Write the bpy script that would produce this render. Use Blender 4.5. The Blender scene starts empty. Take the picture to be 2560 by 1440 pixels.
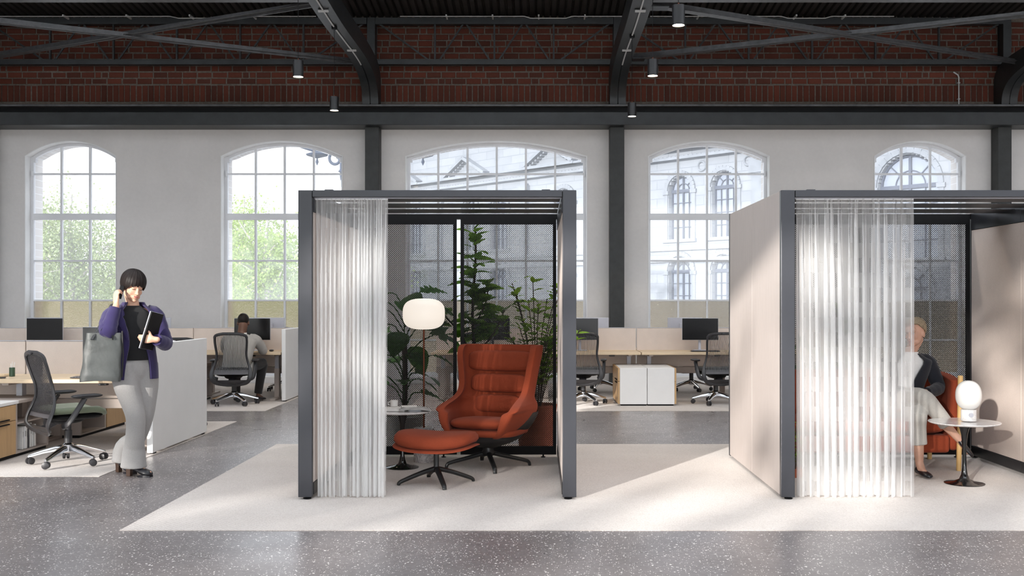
import bpy, bmesh, math, random
from mathutils import Vector, Matrix, Euler, Quaternion
from mathutils import noise as mnoise

S = bpy.context.scene
COL = S.collection
PI = math.pi
random.seed(7)

# ------------------------------------------------------------------ camera
CH = 1.44            # eye height
FPX = 2560.0         # focal length in pixels of a 2560 wide frame
VX, VY = 1345.0, 752.0
cam_d = bpy.data.cameras.new('camera'); cam = bpy.data.objects.new('camera', cam_d); COL.objects.link(cam)
cam.location = (0, 0, CH); cam.rotation_euler = (PI/2, 0, 0)
cam_d.sensor_width = 36; cam_d.lens = 36
cam_d.shift_x = -(VX-1280)/2560.0; cam_d.shift_y = (VY-720)/2560.0
cam_d.clip_end = 400
S.camera = cam

def WX(px, Y): return (px-VX)/FPX*Y
def WZ(py, Y): return CH-(py-VY)/FPX*Y

# ------------------------------------------------------------------ sky, sun, exposure
w = bpy.data.worlds.new('world'); S.world = w; w.use_nodes = True
bg = w.node_tree.nodes['Background']
bg.inputs[0].default_value = (0.93, 0.96, 1.0, 1); bg.inputs[1].default_value = 1.0
sun_d = bpy.data.lights.new('sun', 'SUN'); sun = bpy.data.objects.new('sun', sun_d); COL.objects.link(sun)
sun_d.energy = 2.3; sun_d.angle = math.radians(0.9); sun_d.color = (1.0, 0.95, 0.89)
SUN_DIR = Vector((0.60, 1.0, -0.25)).normalized()
sun.rotation_euler = SUN_DIR.to_track_quat('-Z', 'Y').to_euler(); sun.location = (-12, -20, 9)
S.view_settings.view_transform = 'Standard'; S.view_settings.look = 'None'
S.view_settings.gamma = 1.0; S.view_settings.use_curve_mapping = False
S.view_settings.exposure = 1.75

# ------------------------------------------------------------------ mesh helpers
class MB:
    def __init__(s): s.v = []; s.f = []
    def add(s, vs, fs):
        o = len(s.v); s.v += [tuple(p) for p in vs]; s.f += [tuple(i+o for i in f) for f in fs]; return s
    def box(s, x0, x1, y0, y1, z0, z1):
        return s.add([(x0,y0,z0),(x1,y0,z0),(x1,y1,z0),(x0,y1,z0),(x0,y0,z1),(x1,y0,z1),(x1,y1,z1),(x0,y1,z1)],
                     [(0,3,2,1),(4,5,6,7),(0,1,5,4),(1,2,6,5),(2,3,7,6),(3,0,4,7)])
    def xbox(s, M, sx, sy, sz):
        a, b, c = sx/2, sy/2, sz/2
        P = [(-a,-b,-c),(a,-b,-c),(a,b,-c),(-a,b,-c),(-a,-b,c),(a,-b,c),(a,b,c),(-a,b,c)]
        return s.add([M @ Vector(p) for p in P], [(0,3,2,1),(4,5,6,7),(0,1,5,4),(1,2,6,5),(2,3,7,6),(3,0,4,7)])
    def bar(s, p0, p1, wd, ht, up=(0,0,1)):
        p0 = Vector(p0); p1 = Vector(p1); d = (p1-p0); L = d.length; d.normalize()
        u = Vector(up); sx = d.cross(u)
        if sx.length < 1e-4: sx = d.cross(Vector((0,1,0)))
        sx.normalize(); u = sx.cross(d)
        M = Matrix((( sx.x, d.x, u.x, 0),(sx.y, d.y, u.y, 0),(sx.z, d.z, u.z, 0),(0,0,0,1)))
        M.translation = (p0+p1)/2
        return s.xbox(M, wd, L, ht)
    def loft(s, rings, closed=True, caps=True):
        n = len(rings[0]); vs = [p for r in rings for p in r]; fs = []
        m = n if closed else n-1
        for i in range(len(rings)-1):
            for j in range(m):
                k = (j+1) % n
                fs.append((i*n+j, i*n+k, (i+1)*n+k, (i+1)*n+j))
        if caps and closed:
            fs.append(tuple(reversed(range(n)))); fs.append(tuple((len(rings)-1)*n+j for j in range(n)))
        return s.add(vs, fs)
    def tube(s, pts, r, n=8, caps=True, flat=1.0, up=(0,0,1)):
        pts = [Vector(p) for p in pts]; rr = r if isinstance(r, (list, tuple)) else [r]*len(pts)
        rings = []; prev = None
        for i, p in enumerate(pts):
            d = (pts[min(i+1, len(pts)-1)] - pts[max(i-1, 0)])
            if d.length < 1e-9: d = Vector((0,0,1))
            d.normalize()
            if prev is None:
                u = Vector(up)
                if abs(d.dot(u)) > .95: u = Vector((0,1,0)) if abs(d.y) < .9 else Vector((1,0,0))
                a = d.cross(u).normalized()
            else:
                a = prev - d*prev.dot(d)
                if a.length < 1e-5: a = d.orthogonal()
                a.normalize()
            b = a.cross(d); prev = a
            rings.append([p + a*(math.cos(t)*rr[i]) + b*(math.sin(t)*rr[i]*flat) for t in [2*PI*k/n for k in range(n)]])
        return s.loft(rings, True, caps)
    def lathe(s, prof, n=24, c=(0,0,0), caps=True):
        rings = [[(c[0]+r*math.cos(2*PI*k/n), c[1]+r*math.sin(2*PI*k/n), c[2]+z) for k in range(n)] for r, z in prof]
        return s.loft(rings, True, caps)
    def ell(s, c, r, M=None, nu=14, nv=9):
        rings = []
        for i in range(nv+1):
            t = -PI/2 + PI*(i+.0)/nv
            t = max(min(t, PI/2-.02), -PI/2+.02)
            ring = []
            for j in range(nu):
                a = 2*PI*j/nu
                p = Vector((r[0]*math.cos(t)*math.cos(a), r[1]*math.cos(t)*math.sin(a), r[2]*math.sin(t)))
                if M is not None: p = M @ p
                ring.append(p+Vector(c))
            rings.append(ring)
        return s.loft(rings)
    def chain(s, pts, rr, n=12):
        """spheres joined by tapered tubes: meant to be fused by fuse()"""
        for p, r in zip(pts, rr): s.ell(p, (r, r, r), None, n, 8)
        for i in range(len(pts)-1): s.tube([pts[i], pts[i+1]], [rr[i], rr[i+1]], n)
        return s
    def pillow(s, c, sx, sy, sz, M=None, e=.35, ez=.55, n=28, m=10):
        """rounded cushion: superellipse outline in xy, domed in z"""
        def sp(v, q): return math.copysign(abs(v)**q, v)
        rings = []
        for i in range(m+1):
            t = -PI/2+PI*i/m; t = max(min(t, PI/2-.03), -PI/2+.03)
            ct = sp(math.cos(t), ez); st = sp(math.sin(t), 1.0)
            ring = []
            for j in range(n):
                a = 2*PI*j/n
                p = Vector((sx/2*ct*sp(math.cos(a), e), sy/2*ct*sp(math.sin(a), e), sz/2*st))
                if M is not None: p = M @ p
                ring.append(p+Vector(c))
            rings.append(ring)
        return s.loft(rings)
    def xform(s, M): s.v = [tuple(M @ Vector(p)) for p in s.v]; return s
    def mesh(s, name='mesh', smooth=True, ang=35):
        me = bpy.data.meshes.new(name); me.from_pydata(s.v, [], s.f); me.update()
        if smooth:
            me.polygons.foreach_set('use_smooth', [True]*len(me.polygons))
            me.set_sharp_from_angle(angle=math.radians(ang))
        return me
    def build(s, name, mat, parent=None, smooth=True, bevel=0, seg=2, ang=35, fix=False):
        me = s.mesh(name, smooth, ang)
        if fix:
            bm = bmesh.new(); bm.from_mesh(me); bmesh.ops.recalc_face_normals(bm, faces=bm.faces); bm.to_mesh(me); bm.free()
        o = link(name, me, mat, parent)
        if bevel:
            b = o.modifiers.new('bevel', 'BEVEL'); b.width = bevel; b.segments = seg; b.limit_method = 'ANGLE'; b.angle_limit = math.radians(40)
        return o

def link(name, me, mat=None, parent=None):
    o = bpy.data.objects.new(name, me); COL.objects.link(o)
    if mat is not None and me is not None and not me.materials: me.materials.append(mat)
    if parent is not None: o.parent = parent
    return o

def fuse(mb, voxel=.006, smooth=4, fac=.5):
    """voxel-join overlapping closed shells into one continuous surface"""
    me = mb.mesh('tmp', False)
    o = bpy.data.objects.new('tmp', me); COL.objects.link(o)
    r = o.modifiers.new('r', 'REMESH'); r.mode = 'VOXEL'; r.voxel_size = voxel; r.use_smooth_shade = True
    if smooth:
        q = o.modifiers.new('s', 'SMOOTH'); q.iterations = smooth; q.factor = fac
    dg = bpy.context.evaluated_depsgraph_get(); dg.update()
    out = bpy.data.meshes.new_from_object(o.evaluated_get(dg))
    bpy.data.objects.remove(o); bpy.data.meshes.remove(me)
    out.polygons.foreach_set('use_smooth', [True]*len(out.polygons))
    return out

def tag(o, label=None, cat=None, group=None, kind=None):
    if label: o['label'] = label
    if cat: o['category'] = cat
    if group: o['group'] = group
    if kind: o['kind'] = kind
    return o
def thing(name, label, cat, loc=(0,0,0), rz=0, group=None):
    o = bpy.data.objects.new(name, None); COL.objects.link(o)
    o.empty_display_size = .1; o.location = loc; o.rotation_euler = (0, 0, rz)
    return tag(o, label, cat, group)
def struct(o): o['kind'] = 'structure'; return o
def copy_tree(o, parent=None):
    c = o.copy(); COL.objects.link(c); c.parent = parent
    for ch in list(o.children): copy_tree(ch, c)
    return c
def dup(root, loc, rz, label, group=None):
    c = copy_tree(root); c.location = loc; c.rotation_euler = (0, 0, rz); c['label'] = label
    if group: c['group'] = group
    return c

# ------------------------------------------------------------------ materials
def srgb(r, g, b):
    f = lambda c: c/12.92 if c <= .04045 else ((c+.055)/1.055)**2.4
    return (f(r/255), f(g/255), f(b/255))
class NT:
    def __init__(s, name):
        s.m = bpy.data.materials.new(name); s.m.use_nodes = True; s.t = s.m.node_tree; s.t.nodes.clear()
        s.out = s.n('ShaderNodeOutputMaterial')
    def n(s, ty, **kw):
        x = s.t.nodes.new(ty)
        for k, v in kw.items(): setattr(x, k, v)
        return x
    def l(s, a, b): s.t.links.new(a, b); return s
    def inp(s, node, **kw):
        for k, v in kw.items():
            node.inputs[k.replace('_', ' ')].default_value = v
        return node
    def coord(s, kind='Object', scale=(1,1,1), rot=(0,0,0)):
        tc = s.n('ShaderNodeTexCoord'); mp = s.n('ShaderNodeMapping')
        mp.inputs['Scale'].default_value = scale; mp.inputs['Rotation'].default_value = rot
        s.l(tc.outputs[kind], mp.inputs['Vector']); return mp.outputs['Vector']
    def noise(s, vec, scale=5, detail=4, rough=.6, dist=0):
        x = s.n('ShaderNodeTexNoise'); s.l(vec, x.inputs['Vector'])
        x.inputs['Scale'].default_value = scale; x.inputs['Detail'].default_value = detail
        x.inputs['Roughness'].default_value = rough; x.inputs['Distortion'].default_value = dist
        return x.outputs['Fac']
    def ramp(s, fac, stops, interp='LINEAR'):
        x = s.n('ShaderNodeValToRGB'); x.color_ramp.interpolation = interp
        els = x.color_ramp.elements
        while len(els) < len(stops): els.new(.5)
        for e, (p, c) in zip(els, stops):
            e.position = p; e.color = (c, c, c, 1) if isinstance(c, (int, float)) else (*c, 1)
        s.l(fac, x.inputs['Fac']); return x.outputs['Color']
    def mix(s, fac, a, b, mode='MIX'):
        x = s.n('ShaderNodeMix', data_type='RGBA', blend_type=mode)
        for sock, val in ((x.inputs[0], fac), (x.inputs[6], a), (x.inputs[7], b)):
            if isinstance(val, (int, float)): sock.default_value = val
            elif isinstance(val, tuple): sock.default_value = (*val, 1)[:4]
            else: s.l(val, sock)
        return x.outputs[2]
    def math(s, op, a, b=0, clamp=False):
        x = s.n('ShaderNodeMath', operation=op, use_clamp=clamp)
        for i, val in enumerate((a, b)):
            if isinstance(val, (int, float)): x.inputs[i].default_value = val
            else: s.l(val, x.inputs[i])
        return x.outputs[0]
    def bump(s, h, strength=.3, dist=.01):
        x = s.n('ShaderNodeBump'); x.inputs['Strength'].default_value = strength; x.inputs['Distance'].default_value = dist
        s.l(h, x.inputs['Height']); return x.outputs['Normal']
    def principled(s, color, rough=.5, metal=0, normal=None, spec=.5, coat=0, sheen=0, sub=0):
        p = s.n('ShaderNodeBsdfPrincipled')
        if isinstance(color, tuple): p.inputs['Base Color'].default_value = (*color, 1)
        else: s.l(color, p.inputs['Base Color'])
        if isinstance(rough, (int, float)): p.inputs['Roughness'].default_value = rough
        else: s.l(rough, p.inputs['Roughness'])
        p.inputs['Metallic'].default_value = metal; p.inputs['Specular IOR Level'].default_value = spec
        p.inputs['Coat Weight'].default_value = coat; p.inputs['Sheen Weight'].default_value = sheen
        if normal is not None: s.l(normal, p.inputs['Normal'])
        return p
    def done(s, sh): s.l(sh if not hasattr(sh, 'outputs') else sh.outputs[0], s.out.inputs['Surface']); return s.m

def simple(name, col, rough=.5, metal=0, nscale=12, var=.12, bump=0, bscale=60, spec=.5, coat=0, sheen=0, stretch=(1,1,1), dist=.004):
    t = NT(name); v = t.coord('Object', stretch)
    n = t.noise(v, nscale, 4)
    dark = tuple(c*(1-var) for c in col); lite = tuple(min(1, c*(1+var)) for c in col)
    c = t.ramp(n, [(.3, dark), (.7, lite)])
    nm = None
    if bump:
        nb = t.noise(v, bscale, 3); nm = t.bump(nb, bump, dist)
    return t.done(t.principled(c, rough, metal, nm, spec, coat, sheen))

def fabric(name, col, scale=700, bump=.25, var=.1, rough=.9, sheen=.2):
    t = NT(name); v = t.coord()
    n = t.noise(v, 6, 5); fine = t.noise(v, scale*.4, 2)
    c = t.mix(.35, t.ramp(n, [(.3, tuple(x*(1-var) for x in col)), (.7, tuple(x*(1+var) for x in col))]),
              t.ramp(fine, [(.3, tuple(x*.75 for x in col)), (.7, tuple(x*1.2 for x in col))]))
    return t.done(t.principled(c, rough, 0, t.bump(fine, bump, .003), .25, 0, sheen))

def wood(name, col, axis=0, var=.22, rough=.45):
    t = NT(name); sc = [14, 14, 14]; sc[axis] = .8
    v = t.coord('Object', tuple(sc))
    n = t.noise(v, 2.2, 6, .65, .6); n2 = t.noise(v, 9, 3)
    c = t.mix(.4, t.ramp(n, [(.25, tuple(x*(1-var) for x in col)), (.75, tuple(min(1, x*(1+var*.6)) for x in col))]),
              t.ramp(n2, [(.3, tuple(x*.85 for x in col)), (.7, tuple(min(1, x*1.1) for x in col))]))
    return t.done(t.principled(c, rough, 0, t.bump(n2, .08, .002)))

def marble(name, base=(.86,.84,.83), vein=(.35,.33,.33), scale=3, amt=.5):
    t = NT(name); v = t.coord()
    a = t.noise(v, scale, 8, .65, 1.8)
    b = t.math('ABSOLUTE', t.math('SUBTRACT', a, .5))
    k = t.ramp(b, [(0.0, 1.0), (.05, .25), (.16, 0.0)])
    c = t.mix(t.math('MULTIPLY', k, amt), base, vein)
    return t.done(t.principled(c, .18, 0, None, .5, .3))

def terrazzo():
    t = NT('rubber_floor'); v = t.coord('Object')
    n = t.noise(v, .9, 6, .6, .4); n2 = t.noise(v, 30, 3)
    base = t.ramp(n, [(.3, srgb(102, 96, 96)), (.7, srgb(136, 129, 128))])
    base = t.mix(.35, base, t.ramp(n2, [(.3, srgb(98, 93, 93)), (.7, srgb(146, 140, 139))]))
    vo = t.n('ShaderNodeTexVoronoi'); vv = t.coord('Object', (1.15, .8, 1), (0, 0, .15))
    wob = t.n('ShaderNodeVectorMath', operation='ADD'); nz = t.n('ShaderNodeTexNoise'); nz.inputs['Scale'].default_value = 60
    t.l(vv, nz.inputs['Vector']); sc = t.n('ShaderNodeVectorMath', operation='SCALE'); sc.inputs['Scale'].default_value = .02
    t.l(nz.outputs['Color'], sc.inputs[0]); t.l(vv, wob.inputs[0]); t.l(sc.outputs[0], wob.inputs[1])
    t.l(wob.outputs[0], vo.inputs['Vector']); vo.inputs['Scale'].default_value = 34
    pick = t.math('GREATER_THAN', vo.outputs['Color'], .62)
    sep = t.n('ShaderNodeSeparateColor'); t.l(vo.outputs['Color'], sep.inputs[0])
    lim = t.math('ADD', .04, t.math('MULTIPLY', sep.outputs[1], .22))
    spot = t.math('LESS_THAN', vo.outputs['Distance'], lim)
    spot = t.math('MULTIPLY', spot, t.math('GREATER_THAN', sep.outputs[0], .3))
    vo2 = t.n('ShaderNodeTexVoronoi'); t.l(wob.outputs[0], vo2.inputs['Vector']); vo2.inputs['Scale'].default_value = 70
    sep2 = t.n('ShaderNodeSeparateColor'); t.l(vo2.outputs['Color'], sep2.inputs[0])
    spot2 = t.math('MULTIPLY', t.math('LESS_THAN', vo2.outputs['Distance'], .25), t.math('GREATER_THAN', sep2.outputs[0], .6))
    k = t.math('MAXIMUM', spot, spot2)
    c = t.mix(k, base, srgb(225, 220, 216))
    r = t.ramp(t.noise(v, 2.5, 4), [(.3, .26), (.7, .36)])
    return t.done(t.principled(c, r, 0, t.bump(t.noise(v, 60, 2), .03, .002), .5))

def carpet():
    t = NT('woven_carpet'); v = t.coord('Object')
    n = t.noise(v, 140, 3, .7); n2 = t.noise(v, 1.6, 4)
    wv = t.n('ShaderNodeTexWave', wave_type='BANDS', bands_direction='DIAGONAL'); t.l(v, wv.inputs['Vector'])
    wv.inputs['Scale'].default_value = 16; wv.inputs['Distortion'].default_value = 5; wv.inputs['Detail'].default_value = 3; wv.inputs['Detail Scale'].default_value = 4
    h = t.math('ADD', t.math('MULTIPLY', n, .86), t.math('MULTIPLY', wv.outputs['Fac'], .14))
    c = t.ramp(h, [(.25, srgb(160, 148, 141)), (.46, srgb(200, 190, 183)), (.75, srgb(222, 213, 206))])
    c = t.mix(.25, c, t.ramp(n2, [(.3, srgb(190, 181, 176)), (.7, srgb(222, 215, 210))]))
    return t.done(t.principled(c, .95, 0, t.bump(h, .5, .006), .2, 0, .2))

def plaster(name, col):
    t = NT(name); v = t.coord('Object')
    n = t.noise(v, .8, 8, .62, .5); n2 = t.noise(v, 18, 4)
    c = t.ramp(n, [(.25, tuple(x*.9 for x in col)), (.75, tuple(min(1, x*1.06) for x in col))])
    c = t.mix(.15, c, t.ramp(n2, [(.3, tuple(x*.85 for x in col)), (.7, tuple(min(1, x*1.08) for x in col))]))
    return t.done(t.principled(c, .85, 0, t.bump(n2, .15, .01), .3))

def brickmat(name='red_brick'):
    t = NT(name); v = t.coord('Object')
    oi = t.n('ShaderNodeObjectInfo'); g = t.n('ShaderNodeNewGeometry')
    r = t.math('FRACT', t.math('ADD', t.math('MULTIPLY', oi.outputs['Random'], 7.3), g.outputs['Random Per Island']))
    c = t.ramp(r, [(0, srgb(66, 37, 31)), (.35, srgb(94, 49, 38)), (.7, srgb(112, 57, 43)), (1, srgb(66, 40, 35))])
    n = t.noise(v, 24, 5, .7)
    c = t.mix(.5, c, t.mix(n, tuple(x*.45 for x in srgb(110, 60, 48)), srgb(100, 62, 50)))
    return t.done(t.principled(c, .9, 0, t.bump(n, .5, .01), .25))

def glassmat(name, tint=(.97,.985,1), haze=.10, gloss=.06):  # white veil put into the panes imitates glare washing out the view
    t = NT(name)
    tr = t.n('ShaderNodeBsdfTransparent'); tr.inputs[0].default_value = (*tint, 1)
    df = t.n('ShaderNodeBsdfTranslucent'); df.inputs[0].default_value = (.95, .97, 1, 1)
    gl = t.n('ShaderNodeBsdfGlossy'); gl.inputs['Roughness'].default_value = .05
    m1 = t.n('ShaderNodeMixShader'); m1.inputs[0].default_value = haze; t.l(tr.outputs[0], m1.inputs[1]); t.l(df.outputs[0], m1.inputs[2])
    m2 = t.n('ShaderNodeMixShader'); m2.inputs[0].default_value = gloss; t.l(m1.outputs[0], m2.inputs[1]); t.l(gl.outputs[0], m2.inputs[2])
    return t.done(m2)

def hammered():
    t = NT('hammered_glass'); v = t.coord('Object', (1, 1, 1.0))
    n = t.noise(v, 60, 2, .5, .6)
    nm = t.bump(n, .7, .012)
    rf = t.n('ShaderNodeBsdfRefraction'); rf.inputs['IOR'].default_value = 1.35; rf.inputs['Roughness'].default_value = .06
    rf.inputs[0].default_value = (.72, .67, .58, 1); t.l(nm, rf.inputs['Normal'])
    tr = t.n('ShaderNodeBsdfTransparent'); tr.inputs[0].default_value = (.72, .68, .62, 1)
    gl = t.n('ShaderNodeBsdfGlossy'); gl.inputs['Roughness'].default_value = .12; t.l(nm, gl.inputs['Normal'])
    m1 = t.n('ShaderNodeMixShader'); m1.inputs[0].default_value = .72; t.l(tr.outputs[0], m1.inputs[1]); t.l(rf.outputs[0], m1.inputs[2])
    m2 = t.n('ShaderNodeMixShader'); m2.inputs[0].default_value = .1; t.l(m1.outputs[0], m2.inputs[1]); t.l(gl.outputs[0], m2.inputs[2])
    return t.done(m2)

def leafmat(name, col, trans=.35, rough=.45):
    t = NT(name); v = t.coord('Object'); oi = t.n('ShaderNodeObjectInfo'); g = t.n('ShaderNodeNewGeometry')
    r = t.math('FRACT', t.math('ADD', t.math('MULTIPLY', oi.outputs['Random'], 3.7), g.outputs['Random Per Island']))
    c = t.ramp(r, [(0, tuple(x*.6 for x in col)), (.5, col), (1, tuple(min(1, x*1.5) for x in col))])
    p = t.principled(c, rough, 0, None, .4)
    tl = t.n('ShaderNodeBsdfTranslucent'); t.l(t.mix(.5, c, tuple(min(1, x*2) for x in (col[0]*1.3, col[1]*1.2, col[2]*.5))), tl.inputs[0])
    m = t.n('ShaderNodeMixShader'); m.inputs[0].default_value = trans
    t.l(p.outputs[0], m.inputs[1]); t.l(tl.outputs[0], m.inputs[2])
    return t.done(m)

def emit(name, col, strength):
    t = NT(name); e = t.n('ShaderNodeEmission'); e.inputs[0].default_value = (*col, 1); e.inputs[1].default_value = strength
    return t.done(e)

def opal(name, strength=.0, col=(1, .93, .84)):
    t = NT(name)
    d = t.principled((.74, .72, .70), .3, 0, None, .5)
    tl = t.n('ShaderNodeBsdfTranslucent'); tl.inputs[0].default_value = (.95, .93, .9, 1)
    m = t.n('ShaderNodeMixShader'); m.inputs[0].default_value = .5
    t.l(d.outputs[0], m.inputs[1]); t.l(tl.outputs[0], m.inputs[2])
    return t.done(m)

def sheer():
    """open-weave voile with squares of fuller and thinner weave"""
    t = NT('sheer_voile')
    uv = t.n('ShaderNodeUVMap'); uv.uv_map = 'UVMap'
    sep = t.n('ShaderNodeSeparateXYZ'); t.l(uv.outputs[0], sep.inputs[0])
    u, vv = sep.outputs[0], sep.outputs[1]
    def frac(x, k): return t.math('FRACT', t.math('MULTIPLY', x, k))
    col = frac(u, 9.0); row = frac(vv, 10.0)
    ca = t.math('LESS_THAN', col, .5); ra = t.math('LESS_THAN', row, .5)
    chk = t.math('ABSOLUTE', t.math('SUBTRACT', ca, ra))          # alternating squares
    lines = t.math('LESS_THAN', frac(u, 120.0), .28)
    thin = t.math('MULTIPLY', chk, t.math('MULTIPLY', lines, t.math('GREATER_THAN', frac(u, 4.5), .5)))
    fine = t.noise(t.coord('UV', (900, 20, 1)), 1.0, 2)
    dens = t.math('ADD', .44, t.math('MULTIPLY', fine, .03))
    dens = t.math('SUBTRACT', dens, t.math('MULTIPLY', thin, .34))
    hem = t.math('LESS_THAN', vv, .016)
    dens = t.math('MAXIMUM', dens, t.math('MULTIPLY', hem, .45))
    d = t.n('ShaderNodeBsdfDiffuse'); d.inputs[0].default_value = (.97, .97, .97, 1)
    tl = t.n('ShaderNodeBsdfTranslucent'); tl.inputs[0].default_value = (.98, .98, .98, 1)
    ms = t.n('ShaderNodeMixShader'); ms.inputs[0].default_value = .5; t.l(d.outputs[0], ms.inputs[1]); t.l(tl.outputs[0], ms.inputs[2])
    tr = t.n('ShaderNodeBsdfTransparent')
    m = t.n('ShaderNodeMixShader'); t.l(dens, m.inputs[0]); t.l(tr.outputs[0], m.inputs[1]); t.l(ms.outputs[0], m.inputs[2])
    return t.done(m)

M = {}
M['floor'] = terrazzo(); M['carpet'] = carpet()
M['plaster'] = plaster('wall_plaster', (.76, .735, .72))
M['whitepaint'] = simple('window_white_paint', (.80, .81, .84), .45, nscale=3, var=.04)
M['reveal'] = simple('white_reveal_paint', (.88, .88, .88), .7, nscale=3, var=.04, bump=.1, bscale=30)
M['brick'] = brickmat()
M['mortar'] = simple('grey_mortar', srgb(98, 90, 83), .95, nscale=20, var=.3, bump=.5, bscale=80)
M['steel'] = simple('painted_steel', srgb(40, 43, 45), .42, .15, nscale=5, var=.25, bump=.12, bscale=25)
M['steel_rough'] = simple('painted_concrete_grey', srgb(54, 56, 56), .6, .0, nscale=8, var=.2, bump=.25, bscale=60)
M['steel_light'] = simple('rolled_steel', srgb(84, 84, 86), .4, .35, nscale=9, var=.3, bump=.15, bscale=40)
M['deck'] = simple('dark_roof_deck', srgb(44, 41, 40), .6, .1, nscale=4, var=.2)
M['black'] = simple('black_paint', (.008, .008, .009), .55, nscale=30, var=.1, spec=.15)
M['blackmetal'] = simple('black_metal', (.02, .02, .022), .3, .2, nscale=30, var=.1)
M['plastic'] = simple('dark_plastic', (.028, .027, .03), .42, nscale=40, var=.1)
M['plastic_grey'] = simple('graphite_plastic', (.07, .065, .07), .45, nscale=40, var=.1)
M['podmetal'] = simple('slate_metal', srgb(60, 61, 66), .34, .45, nscale=3, var=.06)
M['alum'] = simple('polished_aluminium', (.72, .72, .74), .16, 1.0, nscale=5, var=.05)
M['silver'] = simple('silver_plastic', srgb(186, 186, 194), .4, .2, nscale=10, var=.04)
M['lam'] = wood('taupe_laminate', srgb(186, 176, 171), 2, .07, .5)
M['felt'] = fabric('beige_felt', srgb(205, 191, 182), 500, .2, .05)
M['divider'] = fabric('pink_beige_fabric', srgb(214, 201, 192), 500, .2, .06)
M['oak'] = wood('light_oak', srgb(222, 198, 166), 0)
M['oakv'] = wood('oak_veneer', srgb(196, 160, 116), 2)
M['oaky'] = wood('oak_dowel', srgb(222, 182, 120), 2)
M['white'] = simple('white_laminate', (.80, .79, .78), .4, nscale=4, var=.02)
M['taupe'] = simple('taupe_metal', srgb(178, 166, 158), .45, .1, nscale=8, var=.05)
M['rust'] = fabric('rust_wool', (.255, .046, .018), 600, .25, .08, .9, .04)
M['rust_dark'] = fabric('rust_seam_wool', (.20, .036, .016), 600, .2, .05)
M['green'] = fabric('sage_fabric', srgb(120, 128, 108), 600, .2, .06)
M['charcoal'] = fabric('charcoal_fabric', (.03, .03, .032), 600, .2, .1)
M['marble'] = marble('white_marble', amt=.35)
M['marble_grey'] = marble('grey_marble', (.62, .58, .57), (.2, .18, .19), 7, .8)
M['gloss'] = simple('gloss_black_enamel', (.006, .006, .007), .08, 0, var=0, coat=.5)
M['ceramic'] = simple('white_ceramic', (.74, .73, .71), .25, var=.02, coat=.2)
M['copper'] = simple('brown_copper', srgb(96, 52, 34), .32, .7, var=.1)
M['opal'] = opal('opal_glass')
M['glass'] = glassmat('window_glass'); M['hammer'] = hammered()
M['sheer'] = sheer()
M['screen'] = simple('monitor_screen', (.006, .006, .007), .22, var=0)
M['paper'] = simple('paper', (.78, .76, .73), .8, nscale=40, var=.05)
M['grey'] = simple('grey_card', (.36, .35, .34), .6, nscale=20, var=.2)
M['greencup'] = simple('green_lacquer', srgb(52, 78, 58), .4, var=.05)
M['terracotta'] = simple('terracotta', srgb(176, 104, 78), .8, nscale=10, var=.12, bump=.2)
M['soil'] = simple('soil', (.03, .02, .015), .95, nscale=50, var=.4, bump=.8)
M['conduit'] = simple('pale_conduit', (.5, .5, .5), .45, var=.05)
M['bark'] = simple('bark', (.10, .07, .05), .9, nscale=30, var=.4, bump=.6, stretch=(1,1,.2))
M['bulb'] = emit('lamp_diffuser', (1, .82, .6), 14)
# ------------------------------------------------------------------ setting: floor, walls, windows, roof
fl = MB().box(-14, 14, -6, 18.5, -.12, 0).build('floor', M['floor'], None, False); struct(fl)
for (x0, x1, y0, y1) in ((-2.62, 7.5, 6.41, 10.27), (-11, -3.59, 8.38, 12.2), (-11, -3.56, 13.36, 17.88), (-1.75, 11, 13.36, 17.88)):
    MB().box(x0, x1, y0, y1, 0.0, .004).build('carpet_inlay', M['carpet'], fl, False)

WY, WB = 17.9, 18.5                       # inner and outer face of the window wall
SPR, CRN, SILL, WTOP = 3.97, 4.237, .1, 4.782
WIN = [(-8.97, -7.37, 3), (-5.545, -3.41, 4), (-2.32, .86, 6), (1.923, 4.05, 4), (5.874, 7.48, 3)]
def arc(x0, x1, spr, crn, n=20):
    h = crn-spr; c = (x1-x0)/2; R = (c*c+h*h)/(2*h); cx = (x0+x1)/2; cz = crn-R
    a = math.asin(c/R)
    return [(cx+R*math.sin(-a+2*a*i/n), cz+R*math.cos(-a+2*a*i/n)) for i in range(n+1)]
wb = MB(); xs = -14
for (x0, x1, nc) in WIN:
    wb.box(xs, x0, WY, WB, 0, WTOP); wb.box(x0, x1, WY, WB, 0, SILL)
    A = arc(x0, x1, SPR, CRN)
    for (a, b) in zip(A, A[1:]):
        wb.add([(a[0],WY,a[1]),(b[0],WY,b[1]),(b[0],WY,WTOP),(a[0],WY,WTOP),(a[0],WB,a[1]),(b[0],WB,b[1]),(b[0],WB,WTOP),(a[0],WB,WTOP)],
               [(0,1,2,3),(5,4,7,6),(4,5,1,0),(3,2,6,7)])
    xs = x1
wb.box(xs, 14, WY, WB, 0, WTOP)
struct(wb.build('wall_back', M['plaster'], None, False))
struct(MB().box(-14.3, -14, -6, 18.5, 0, 7.5).build('wall_left', M['plaster'], None, False))
struct(MB().box(14, 14.3, -6, 18.5, 0, 7.5).build('wall_right', M['plaster'], None, False))
struct(MB().box(-14.3, 14.3, -6.4, -6, 5.35, 7.5).build('front_sun_header', M['plaster'], None, False))  # unseen header, added to keep low sun off the back wall

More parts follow.
